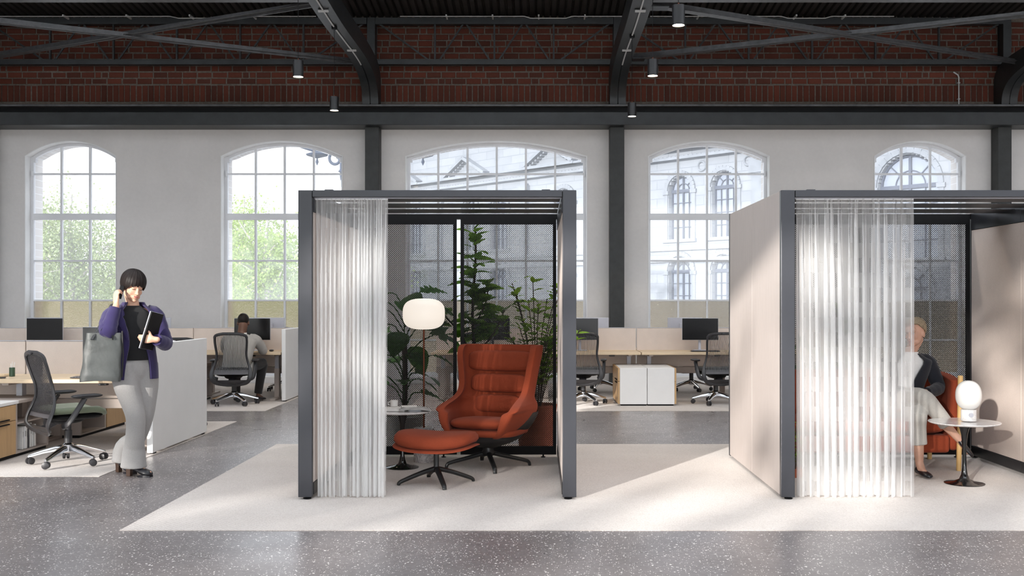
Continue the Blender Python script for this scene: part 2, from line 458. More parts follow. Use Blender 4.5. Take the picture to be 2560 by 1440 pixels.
def outer_reveal_mat():
    t = NT('pale_outer_brick'); v = t.coord('Object', (1, 1, 1), (0, 0, 0))
    b = t.n('ShaderNodeTexBrick'); t.l(t.coord('Object', (1, 1, 1), (PI/2, 0, PI/2)), b.inputs['Vector'])
    b.inputs['Scale'].default_value = 4; b.inputs['Color1'].default_value = (.62,.58,.56,1); b.inputs['Color2'].default_value = (.7,.66,.64,1)
    b.inputs['Mortar'].default_value = (.85,.85,.85,1)
    return t.done(t.principled(b.outputs['Color'], .9))
M['outer'] = outer_reveal_mat()
FY0, FY1, GY = 18.08, 18.15, 18.12
TR = [3.68, 2.925, 2.147, 1.447, .747]
def clip_arc(A, xa, xb, zlo):
    """polygon of the arch-topped cell between xa and xb above zlo"""
    def zat(x):
        for p, q in zip(A, A[1:]):
            if p[0] <= x <= q[0]+1e-9: return p[1]+(q[1]-p[1])*(x-p[0])/(q[0]-p[0]+1e-12)
        return A[0][1] if x < A[0][0] else A[-1][1]
    top = [(xb, zat(xb))]+[p for p in reversed(A) if xa < p[0] < xb]+[(xa, zat(xa))]
    return [(xa, zlo), (xb, zlo)]+top
for wi, (x0, x1, nc) in enumerate(WIN):
    W = bpy.data.objects.new('window_%d' % (wi+1), None); COL.objects.link(W); W.location = ((x0+x1)/2, GY, SILL); struct(W)
    ox, oy, oz = W.location
    T = Matrix.Translation((-ox, -oy, -oz))
    # painted lining of the opening (inside) and pale brick lining (outside)
    outl = [(x0, SILL), (x0, SPR)] + arc(x0, x1, SPR, CRN)[1:-1] + [(x1, SPR), (x1, SILL)]
    def lining(y0, y1, th):
        mb = MB(); cx, cz = (x0+x1)/2, 2.2
        inn = []
        for (x, z) in outl:
            inn.append((x+(th if x < cx else -th) if z <= SPR+.001 else x+(cx-x)*th/1.2, z if z <= SPR+.001 and z > SILL else (z-th if z > SPR else z+th)))
        for i in range(len(outl)):
            j = (i+1) % len(outl)
            a, b, c, d = outl[i], outl[j], inn[j], inn[i]
            mb.add([(a[0],y0,a[1]),(b[0],y0,b[1]),(c[0],y0,c[1]),(d[0],y0,d[1]),(a[0],y1,a[1]),(b[0],y1,b[1]),(c[0],y1,c[1]),(d[0],y1,d[1])],
                   [(0,1,2,3),(7,6,5,4),(3,2,6,7)])
        return mb.xform(T)
    lining(WY-.006, FY0, .012).build('reveal', M['reveal'], W, False)
    lining(FY1, WB+.01, .02).build('outer_reveal', M['outer'], W, False)
    # fixed frame
    fx0, fx1 = x0+.012, x1-.012; A = arc(fx0, fx1, SPR-.01, CRN-.012)
    A2 = arc(fx0+.05, fx1-.05, SPR-.04, CRN-.062)
    mb = MB()
    mb.box(fx0, fx0+.05, FY0, FY1, SILL+.012, SPR-.085); mb.box(fx1-.05, fx1, FY0, FY1, SILL+.012, SPR-.085); mb.box(fx0+.05, fx1-.05, FY0, FY1, SILL+.012, SILL+.08)
    for i in range(20):
        a, b, c, d = A[i], A[i+1], A2[i+1], A2[i]
        mb.add([(a[0],FY0,a[1]),(b[0],FY0,b[1]),(c[0],FY0,c[1]),(d[0],FY0,d[1]),(a[0],FY1,a[1]),(b[0],FY1,b[1]),(c[0],FY1,c[1]),(d[0],FY1,d[1])],
               [(3,2,1,0),(4,5,6,7),(2,3,7,6)])
    for xa_, xb_ in ((x0+.002, fx0+.085), (fx1-.085, x1-.002)): mb.box(xa_, xb_, FY0-.004, FY1+.004, SPR-.085, SPR+.012)
    mb.xform(T).build('frame', M['whitepaint'], W, False)
    cw = (fx1-fx0-.06)/nc; gx = [fx0+.03+cw*i for i in range(nc+1)]
    def ztop(x):
        for p, q in zip(A2, A2[1:]):
            if p[0] <= x <= q[0]: return p[1]+(q[1]-p[1])*(x-p[0])/(q[0]-p[0])
        return SPR
    for x in gx[1:-1]:
        MB().box(x-.018, x+.018, FY0+.005, FY1-.005, SILL+.05, ztop(x)+.02).xform(T).build('mullion', M['whitepaint'], W, False, .004, 1)
    for k, z in enumerate(TR):
        h = .055 if k == 1 else .016
        MB().box(fx0+.03, fx1-.03, FY0-(.008 if k == 1 else -.004), FY1-.008, z-h, z+h).xform(T).build('transom', M['whitepaint'], W, False, .004, 1)
    # small white latch on the frame
    lx = fx0+.035 if wi < 2 else fx1-.035
    MB().box(lx-.015, lx+.015, FY0-.03, FY0, 3.63, 3.73).xform(T).build('latch', M['whitepaint'], W, False, .004, 1)
    zs = [SILL+.05]+TR[::-1]
    for i in range(nc):
        xa, xb = gx[i], gx[i+1]
        for k in range(5):
            mt = M['hammer'] if k < 2 else M['glass']
            MB().box(xa, xb, GY-.002, GY+.002, zs[k], zs[k+1]).xform(T).build('pane', mt, W, False)
        poly = clip_arc(A2, xa, xb, TR[0]); n = len(poly)
        mb = MB(); mb.add([(p[0], GY-.002, p[1]) for p in poly]+[(p[0], GY+.002, p[1]) for p in poly], [tuple(range(n)), tuple(reversed(range(n, 2*n)))])
        mb.xform(T).build('pane', M['glass'], W, False)

# ------------------------------------------------------------------ brick band above the girder
BW = struct(MB().box(-14, 14, 17.757, 18.5, WTOP, 6.6).add([], []).build('wall_back_upper', M['mortar'], None, False))
rb = random.Random(3)
bricks = []
CRS = .109
for r in range(10):
    z = 5.19+CRS*r; x = -9.9+rb.random()*.2
    while x < 9.4:
        L = rb.choice((.255, .255, .25, .26, .12)) + rb.uniform(-.012, .012)
        bricks.append((x+L/2, z+CRS/2, L-.018-rb.random()*.008, CRS-.018-rb.random()*.008, rb.uniform(-.006, .008)))
        x += L
sold = []
x = -9.9
while x < 9.4:
    L = .101+rb.uniform(-.006, .006); sold.append((x+L/2, 5.032, L-.016, .277+rb.uniform(-.006, .006), rb.uniform(-.006, .01))); x += L
def bevbox(sx, sy, sz, b=.006):
    mb = MB(); a, c = sx/2, sz/2
    mb.add([(-a,0,-c),(a,0,-c),(a,0,c),(-a,0,c),(-a,-sy+b,-c),(a,-sy+b,-c),(a,-sy+b,c),(-a,-sy+b,c),
            (-a+b,-sy,-c+b),(a-b,-sy,-c+b),(a-b,-sy,c-b),(-a+b,-sy,c-b)],
           [(0,1,5,4),(1,2,6,5),(2,3,7,6),(3,0,4,7),(4,5,9,8),(5,6,10,9),(6,7,11,10),(7,4,8,11),(8,9,10,11)])
    return mb
protos = {}
def brick_obj(name, key, sx, sz):
    if key not in protos: protos[key] = bevbox(sx, .045, sz).mesh(name, False); protos[key].materials.append(M['brick'])
    return protos[key]
BYF = 17.79
rest = MB()
for i, (cx, cz, L, h, off) in enumerate(bricks):
    if i < 300:
        key = 'st' if L > .18 else 'hd'
        o = link('brick', brick_obj('brick', key, .238 if key == 'st' else .105, .092), None, BW)
        o.location = (cx, BYF+.005-off, cz); o.scale = (L/(.238 if key == 'st' else .105), 1, h/.092)
    else:
        b = bevbox(L, .045, h); b.xform(Matrix.Translation((cx, BYF+.005-off, cz))); rest.add(b.v, b.f)
q = rest.build('brick_field', M['brick'], BW, False); q['kind'] = 'stuff'
for (cx, cz, L, h, off) in sold:
    o = link('soldier_brick', brick_obj('soldier_brick', 'so', .088, .277), None, BW)
    o.location = (cx, BYF+.005-off, cz); o.scale = (L/.088, 1, h/.277)

# ------------------------------------------------------------------ steelwork
COLX = [(-9.64, -9.40), (-2.977, -2.736), (1.2375, 1.485), (7.913, 8.147)]
CLAB = ['dark steel column at the far left beyond the first window', 'dark steel column left of the widest arched window',
        'dark steel column between the widest window and the booth on the right', 'grey steel column at the right end of the window wall']
for (a, b), lb in zip(COLX, CLAB):
    t = thing('steel_column', lb, 'column', ((a+b)/2, 17.74, 0))
    hw = (b-a)/2
    MB().box(-hw, hw, -.13, .15, 0, 4.43).build('shaft', M['steel_rough'], t, False, .006, 1)
    MB().box(-hw-.06, hw+.06, -.16, .15, .0, .03).build('base_plate', M['steel_rough'], t, False, .004, 1)
g = thing('steel_girder', 'long dark steel girder running above all the arched windows', 'girder', (0, 17.65, 4.43))
MB().box(-13.9, 13.9, -.24, .248, 0, .225).build('lower_face', M['steel'], g, False, .01, 2)
MB().box(-13.9, 13.9, -.12, .248, .225, .32).build('web', M['black'], g, False)  # shade of the recess put into the colour, black between steel faces
MB().box(-13.9, 13.9, -.26, .248, .315, .35).build('top_flange', M['steel_light'], g, False, .006, 1)

for px_, lb in zip((-9.52, -2.857, 1.361, 8.03), ('far left beyond the frame', 'left of the middle bay', 'right of the middle bay', 'at the right end')):
    t = thing('truss_post', 'short steel post on the brick wall, '+lb, 'post', (px_, 17.6, 4.79), group='truss posts')
    MB().box(-.07, .07, .146, .16, .2, 1.5).build('flange', M['steel'], t, False).location.y = -.02
    MB().box(-.07, .07, -.08, .08, .62, 1.5).build('shaft', M['steel'], t, False, .004, 1)
BAYS = [(-9.52, -2.857, 6, 'left'), (-2.857, 1.361, 4, 'middle'), (1.361, 8.03, 6, 'right')]
for (a, b, n, nm) in BAYS:
    t = thing('lattice_truss', 'dark lattice truss against the brick over the %s bay' % nm, 'truss', ((a+b)/2, 17.55, 5.48), group='lattice trusses on the brick wall')
    h = (b-a)/2-.075
    MB().box(-h, h, -.05, .05, 0, .022).box(-h, h, -.055, -.035, 0, .085).build('bottom_chord', M['steel'], t, False)
    MB().box(-h, h, -.05, .07, .69, .80).build('top_chord', M['steel'], t, False)
    p = (2*h)/n
    for i in range(1, n):
        MB().box(-h+p*i-.015, -h+p*i+.015, -.02, .02, .02, .70).build('vertical', M['steel'], t, False)
    for i in range(1, n):
        x = -h+p*i
        lx = x-p*.5 if i > 1 else x-p+.07; rx = x+p*.5 if i < n-1 else x+p-.07
        MB().bar((x-.05, 0, .04), (lx+(.03 if i > 1 else 0), 0, .70), .02, .028).build('diagonal', M['steel'], t, False)
        MB().bar((x+.05, 0, .04), (rx-(.03 if i < n-1 else 0), 0, .70), .02, .028).build('diagonal', M['steel'], t, False)

LOW = [(17.44,4.79),(17.42,4.92),(17.33,5.05),(17.15,5.15),(16.85,5.225),(16.4,5.275),(15.8,5.295),(14.4,5.29),(13.3,5.33),(10,5.5),(6,5.6),(1,5.45),(-5.9,5.29)]
UPP = [(17.74,4.79),(17.74,5.1),(17.72,5.3),(17.55,5.45),(17.2,5.53),(16.6,5.57),(15.9,5.59),(14.4,5.6),(13.3,5.64),(10,5.8),(6,5.9),(1,5.76),(-5.9,5.6)]
def smooth_path(P, k=4):
    out = []
    for i in range(len(P)-1):
        p0 = P[max(i-1,0)]; p1 = P[i]; p2 = P[i+1]; p3 = P[min(i+2, len(P)-1)]
        for j in range(k):
            s = j/k
            out.append(tuple(.5*((2*p1[c])+(-p0[c]+p2[c])*s+(2*p0[c]-5*p1[c]+4*p2[c]-p3[c])*s*s+(-p0[c]+3*p1[c]-3*p2[c]+p3[c])*s**3) for c in range(len(p1))))
    out.append(P[-1]); return out
LS, US = smooth_path(LOW), smooth_path(UPP)
RIBX = [-9.52, -2.857, 1.361, 8.03]
RLAB = ['curved steel rib at the far left end of the hall', 'curved steel rib springing left of the widest window', 'curved steel rib springing right of the widest window', 'curved steel rib at the right edge of the picture']
for rx, lb in zip(RIBX, RLAB):
    t = thing('roof_rib', lb, 'beam', (rx, 17.6, 4.79), group='curved roof ribs')
    for sx in (-1, 1):
        mb = MB()
        x0, x1 = (.008, .135) if sx > 0 else (-.135, -.008)
        rings = [[(x0, l[0]-17.6, l[1]-4.79), (x1, l[0]-17.6, l[1]-4.79), (x1, u[0]-17.6, u[1]-4.79), (x0, u[0]-17.6, u[1]-4.79)] for l, u in zip(LS, US)]
        mb.loft(rings).build('rib_channel', M['steel'], t, True, fix=True)
    MB().loft([[(-.01, l[0]-17.6, l[1]-4.79+.02), (.01, l[0]-17.6, l[1]-4.79+.02), (.01, u[0]-17.6, u[1]-4.79-.02), (-.01, u[0]-17.6, u[1]-4.79-.02)] for l, u in zip(LS, US)]).build('rib_web', M['black'], t, True, fix=True)
    if rx in (-2.857, 1.361):
        pts = [(0, y-17.6, z-4.79-.014) for (y, z) in LS if 12.6 < y < 16.55]
        MB().tube(pts, .011, 8).build('conduit', M['conduit'], t)
        for y in (13.62, 15.7):
            zz = min(LS, key=lambda q: abs(q[0]-y))[1]
            MB().box(-.07, .07, y-17.6-.02, y-17.6+.02, zz-4.79-.03, zz-4.79-.002).build('conduit_clip', M['conduit'], t, False, .004, 1)

def brace(x0, y0, x1, y1, z, lb):
    t = thing('cross_brace', lb, 'brace', (x0, y0, z), group='diagonal roof braces')
    d = (x1-x0, y1-y0, 0)
    MB().bar((0,0,0), d, .13, .016).bar((0,0,.045), d, .016, .09).build('angle_bar', M['steel_light'], t, False)
    MB().xbox(Matrix.Translation((d[0]*.02, d[1]*.02, -.012)), .26, .22, .012).build('gusset', M['steel'], t, False)
zB = 5.40
brace(-9.4, 13.75, -2.99, 16.95, zB, 'pale angle brace falling to the right in the upper left roof bay')
brace(-9.4, 17.05, -2.99, 13.75, zB+.03, 'dark angle brace rising to the right in the upper left roof bay')
brace(1.5, 13.75, 7.9, 16.95, zB, 'pale angle brace falling to the right in the upper right roof bay')
brace(1.5, 16.95, 7.9, 13.75, zB+.03, 'dark angle brace rising to the right in the upper right roof bay')
for (a, b, nm) in ((-9.38, -2.99, 'left'), (1.5, 7.89, 'right')):
    t = thing('purlin', 'bright-edged steel purlin along the top edge on the %s' % nm, 'beam', ((a+b)/2, 13.55, 5.40), group='purlins')
    h = (b-a)/2
    MB().box(-h, h, -.09, .05, 0, .05).build('flange', M['steel_light'], t, False, .006, 1)
    MB().box(-h, h, -.02, .02, .05, .26).build('web', M['steel'], t, False)

# corrugated roof deck, a shallow gable
def deck_profile():
    xs = []; x = -14.0
    while x < 14.0:
        xs += [(x, 0), (x+.05, 0), (x+.065, .045), (x+.11, .045)]; x += .125
    xs.append((14.0, 0)); return xs
D = deck_profile(); mb = MB(); # ridge skylight is unseen, added for soft top light between the slopes
for rows in ([(18.5, 6.28), (11.5, 6.99)], [(0.5, 6.99), (-6.4, 6.28)]): mb.loft([[(x, y, z+h) for (x, h) in D] for (y, z) in rows], False)
dk = mb.build('ceiling', M['deck'], None, False); struct(dk)
so = dk.modifiers.new('solid', 'SOLIDIFY'); so.thickness = -.02
mb2 = MB(); mb2.box(-14.3, 14.3, 11.5, 18.5, 7.1, 7.2).box(-14.3, 14.3, -6.4, .5, 7.1, 7.2)
struct(mb2.build('ceiling_cover', M['deck'], None, False))
M['fill_skylight'] = None
def fill_skylight_mat():
    t = NT('milky_fill_skylight'); tl = t.n('ShaderNodeBsdfTranslucent'); tl.inputs[0].default_value = (.93, .95, .97, 1)
    df = t.principled((.85, .86, .87), .5); m = t.n('ShaderNodeMixShader'); m.inputs[0].default_value = .75
    t.l(df.outputs[0], m.inputs[1]); t.l(tl.outputs[0], m.inputs[2]); return t.done(m)
M['fill_skylight'] = fill_skylight_mat()
SK = bpy.data.objects.new('window_6', None); COL.objects.link(SK); SK.location = (0, 6, 7.05); struct(SK)  # unseen roof glazing, added to brighten the room from above
for k in range(14):
    for j in range(3): MB().box(-14+k*2+.03, -12+k*2-.03, -5.5+j*3.67+.03, -5.5+(j+1)*3.67-.03, 0, .012).build('pane', M['fill_skylight'], SK, False)
for k in range(15): MB().box(-14+k*2-.03, -14+k*2+.03, -5.5, 5.5, -.05, .03).build('glazing_bar', M['steel'], SK, False)
for i, (a, b, lb) in enumerate(((0, 790, 'pale conduit clipped under the roof deck on the left'), (1000, 1578, 'pale conduit clipped under the roof deck in the middle bay'), (1625, 2235, 'pale conduit clipped under the roof deck on the right'))):
    Y = 17.3; xa, xb = WX(a, Y), WX(b, Y); z = WZ(41, Y)
    t = thing('cable_conduit', lb, 'conduit', ((xa+xb)/2, Y, z)); h = (xb-xa)/2
    pts = []
    for k in range(40):
        u = -h+2*h*k/39; dz = -.03 if (.55 < k/39 < .72) else 0
        pts.append((u, 0, dz))
    MB().tube(smooth_path(pts, 2), .008, 6).build('pipe', M['conduit'], t)
    for k in range(1, 5):
        MB().box(-h+2*h*k/5-.012, -h+2*h*k/5+.012, -.015, .3, .0, .03).build('clip', M['conduit'], t, False)

# pendants on the ribs
PL = [(-2.857, 12.2, 'black pendant lamp left of the left roof rib'), (-2.857, 14.36, 'black pendant lamp hanging from the left rib above the left booth'),
      (1.361, 9.92, 'large black pendant lamp nearest the top edge on the right'), (1.361, 12.15, 'black pendant lamp in front of the brick right of the right rib'),
      (1.361, 14.82, 'smallest black pendant lamp just below the right rib')]
for (x, y, lb) in PL:
    t = thing('pendant_lamp', lb, 'lamp', (x, y, 4.095), group='black cylinder pendants')
    r = .062
    zr = min(LS, key=lambda q: abs(q[0]-y))[1]-4.095
    MB().lathe([(r, .012), (r, .205), (.02, .207)], 32, caps=False).lathe([(r-.004, .012), (r-.006, .20)], 32, caps=False).lathe([(r-.004, .012), (r, .012)], 32, caps=False).build('housing', M['blackmetal'], t)
    MB().lathe([(.001, .022), (r-.005, .020)], 32, caps=True).build('diffuser', M['bulb'], t)
    MB().lathe([(.008, .205), (.008, .23)], 10).build('cord_grip', M['copper'], t)
    MB().tube([(0, 0, .22), (0, 0, zr-.02)], .0035, 6).build('cord', M['black'], t)
    MB().lathe([(.035, zr-.045), (.04, zr-.02), (.04, zr)], 20).build('canopy', M['black'], t)
    ld = bpy.data.lights.new('pendant_bulb', 'SPOT'); ld.energy = 25; ld.color = (1, .85, .66); ld.spot_size = math.radians(110); ld.shadow_soft_size = .05
    lo = bpy.data.objects.new('bulb', ld); COL.objects.link(lo); lo.parent = t; lo.location = (0, 0, .01)

t = thing('wall_pipe', 'thin pale pipe on the brick near the right edge', 'pipe', (WX(2397, 17.7), 17.70, 4.80))
MB().tube([(0, 0, 0), (0, 0, .50), (-.01, .02, .55), (-.08, .03, .60)], .012, 8).build('pipe', M['conduit'], t)
for z in (.12, .40): MB().box(-.02, .02, -.015, .05, z, z+.015).build('clip', M['conduit'], t, False)
# ------------------------------------------------------------------ booths
PY0, PY1 = 7.40, 9.43
def lattice(w, h, pitch=.0176, bw=.0047, th=.003):
    """woven diagonal mesh clipped to a w x h rectangle, centred, in xz"""
    mb = MB(); s = pitch
    for sg, yo in ((1, 0), (-1, th*.6)):
        k = -int((w+h)/s)-1
        while k*s < w+h:
            c = k*s                                        # line z = sg*(x) + c (relative)
            pts = []
            for x in (-w/2, w/2):
                z = sg*x+c-h/2
                if -h/2 <= z <= h/2: pts.append((x, z))
            for z in (-h/2, h/2):
                x = (z-c+h/2)*sg
                if -w/2 < x < w/2: pts.append((x, z))
            if len(pts) >= 2:
                a, b = pts[0], pts[1]
                if math.hypot(a[0]-b[0], a[1]-b[1]) > .004:
                    mb.bar((a[0], yo, a[1]), (b[0], yo, b[1]), th, bw, up=(-sg*.7071, 0, .7071))
            k += 1
    return mb
LAT = {}
def pod(x0, x1, lb, rx_open=False):
    cx = (x0+x1)/2; t = thing('privacy_booth', lb, 'booth', (cx, (PY0+PY1)/2, 0)); hw = (x1-x0)/2; hd = (PY1-PY0)/2
    H = 2.24; TH = .1
    for sx in (-1, 1):
        xo = sx*hw; xi = sx*(hw-TH); a, b = min(xo, xi), max(xo, xi)
        MB().box(a, b, -hd, -hd+.05, .02, H).build('post', M['podmetal'], t, False, .004, 2)
        MB().box(a, b, hd-.05, hd, .02, H).build('post', M['podmetal'], t, False, .004, 2)
        # outer skin: two laminate boards; inner skin: felt boards with top rail and plinth
        o0, o1 = (xo-.02*sx if sx < 0 else xo-.02, xo if sx > 0 else xo+.02)
        o0, o1 = (xo, xo+.02) if sx < 0 else (xo-.02, xo)
        for (ya, yb) in ((-hd+.052, -.002), (.002, hd-.052)):
            MB().box(o0+.001, o1, ya, yb, .03, H-.004).build('outer_board', M['lam'], t, False, .002, 1)
        i0, i1 = (xi-.02, xi) if sx < 0 else (xi, xi+.02)
        for (ya, yb) in ((-hd+.052, -.0015), (.0015, hd-.052)):
            MB().box(i0, i1, ya, yb, .12, 2.085).build('inner_board', M['felt'], t, False, .002, 1)
            MB().box(i0-(.006 if sx > 0 else 0), i1+(.006 if sx < 0 else 0), ya, yb, 2.087, H-.004).build('top_rail', M['podmetal'], t, False, .002, 1)
            MB().box(i0-(.004 if sx > 0 else 0), i1+(.004 if sx < 0 else 0), ya, yb, .03, .118).build('plinth', M['blackmetal'], t, False, .002, 1)
        MB().box(min(o1, i1), max(o0, i0), -hd+.05, hd-.05, .04, H-.01).build('core', M['black'], t, False)
        for yy in (-hd+.03, hd-.03):
            MB().lathe([(.028, 0.004), (.030, .011), (.012, .015), (.012, .03)], 16, ((a+b)/2+sx*-.01, yy, 0)).build('foot', M['black'], t)
    MB().box(-hw+TH+.003, hw-TH-.003, -hd, -hd+.05, 2.19, H).build('lintel', M['podmetal'], t, False, .003, 2)
    MB().box(-hw+TH, hw-TH, -hd+.055, -hd+.075, 2.185, 2.197).build('curtain_track', M['silver'], t, False)
    for k in (-1, 1):
        MB().box(k*(hw-TH-.12)-.03, k*(hw-TH-.12)+.03, -hd+.01, -hd+.04, H, H+.006).build('cap_plate', M['podmetal'], t, False)
    # ceiling louvres
    for (ya, yb) in ((7.52, 7.87), (8.02, 8.38), (8.50, 8.88)):
        e = MB(); yc = (PY0+PY1)/2
        e.box(-hw+TH+.002, hw-TH-.012, ya-yc, yb-yc, 2.199, 2.203)
        e.build('ceiling_louvre', M['louvre'], t, False)
    # back: header and framed mesh screens
    MB().box(-hw+TH, hw-TH, hd-.045, hd-.004, 2.19, 2.235).build('back_header', M['black'], t, False)
    wi = hw*2-2*TH; n = 2; gap = .036; pw = (wi-gap*(n-1)-.02)/n
    for k in range(n):
        xc = -hw+TH+.01+pw/2+k*(pw+gap)
        sc = bpy.data.objects.new('mesh_screen', None)
        fr = MB(); fx = .032; y0, y1 = hd-.045, hd-.015
        fr.box(xc-pw/2, xc-pw/2+fx, y0, y1, .03, 2.19).box(xc+pw/2-fx, xc+pw/2, y0, y1, .03, 2.19)
        fr.box(xc-pw/2+fx, xc+pw/2-fx, y0, y1, .03, .105).box(xc-pw/2+fx, xc+pw/2-fx, y0, y1, 2.14, 2.19)
        f = fr.build('screen_frame', M['black'], t, False)
        key = round(pw, 3)
        if key not in LAT:
            LAT[key] = lattice(pw-2*fx, 2.035).mesh('screen_lattice', False); LAT[key].materials.append(M['black'])
        l = link('screen_lattice', LAT[key], None, f); l.location = (xc, hd-.03, 1.1225); l['kind'] = 'stuff'
        for fx2 in (-pw/2+.12, pw/2-.12):
            MB().lathe([(.02, .004), (.022, .011), (.008, .014), (.008, .032)], 12, (xc+fx2, hd-.03, 0)).build('screen_foot', M['black'], t)
    return t
def louvre_mat():
    t = NT('perforated_slate'); v = t.coord('Object', (26, 90, 1), (0, 0, .5))
    n = t.noise(v, 1, 2)
    c = t.ramp(n, [(.42, (.018, .019, .023)), (.58, (.075, .078, .09))])
    return t.done(t.principled(c, .4, .3))
M['louvre'] = louvre_mat()
pod(-1.734, .2775, 'slate-framed privacy booth holding the rust lounge chair')
pod(1.757, 4.07, 'slate-framed privacy booth on the right holding the rust sofa')

def curtain(x0, x1, y, lb, seed, bot0=0, bot1=0, folds=20, amp=.032):
    r = random.Random(seed); z1, z0 = 2.19, .012
    o = thing('sheer_curtain', lb, 'curtain', ((x0+x1)/2, y, 0), group='sheer booth curtains')
    NU, NV = 520, 36
    ph = []; p = 0
    wts = [r.uniform(.5, 1.5) for _ in range(folds)]; tot = sum(wts)
    amps = [r.uniform(.45, 1.25) for _ in range(folds)]; drift = [r.uniform(-.012, .012) for _ in range(folds)]
    cum = [0]
    for q in wts: cum.append(cum[-1]+q/tot)
    verts = []; uvs = []; arcl = 0; prevp = None
    cols = []
    for i in range(NU+1):
        u = i/NU
        k = max(j for j in range(folds) if cum[j] <= u+1e-9); s = (u-cum[k])/(cum[k+1]-cum[k])
        kk = min(k+1, folds-1)
        a = amps[k]*(1-s)+amps[kk]*s; d = drift[k]*(1-s)+drift[kk]*s
        cols.append((u, k+s, a, d))
    W = x1-x0
    al = [0]
    for j in range(NV+1):
        v = j/NV; z = z0+(z1-z0)*v
        low = 1-v; tight = .35+.65*min(1, low*3.5)
        xa = x0+bot0*low; xb = x1+bot1*low
        for i, (u, kf, a, d) in enumerate(cols):
            ang = 2*PI*kf
            x = xa+(xb-xa)*u + math.sin(2*ang+.6)*.012*a*tight*(W/folds/.028) + d*low*1.4
            yy = math.sin(ang)*amp*a*tight + math.sin(ang*2+1+kf)*.004*(1-tight+.3)
            if v > .9: yy += math.sin(ang*2)*.008*(v-.9)*10
            zz = z + (.006*math.sin(ang*1.3+kf) if j == 0 else 0)
            verts.append((x-(x0+x1)/2, yy, zz))
            if j == NV//3 and i > 0:
                q0 = verts[-2]; al.append(al[-1]+math.hypot(verts[-1][0]-q0[0], verts[-1][1]-q0[1]))
    faces = [(j*(NU+1)+i, j*(NU+1)+i+1, (j+1)*(NU+1)+i+1, (j+1)*(NU+1)+i) for j in range(NV) for i in range(NU)]
    me = bpy.data.meshes.new('sheer_curtain'); me.from_pydata(verts, [], faces)
    me.polygons.foreach_set('use_smooth', [True]*len(faces))
    uvl = me.uv_layers.new(name='UVMap')
    for li, lp in enumerate(me.loops):
        vi = lp.vertex_index; uvl.data[li].uv = (al[vi % (NU+1)], (vi//(NU+1))/NV)
    link('cloth', me, M['sheer'], o)
    MB().box(-W/2, W/2, -.008, .008, 2.178, 2.194).build('heading_tape', M['white'], o, False)
curtain(-1.63, -1.10, 7.49, 'sheer white curtain half drawn across the left booth', 5, .01, -.005, 20, .030)
curtain(1.885, 2.745, 7.49, 'sheer white curtain with woven squares across the right booth', 9, .02, -.005, 15, .05)
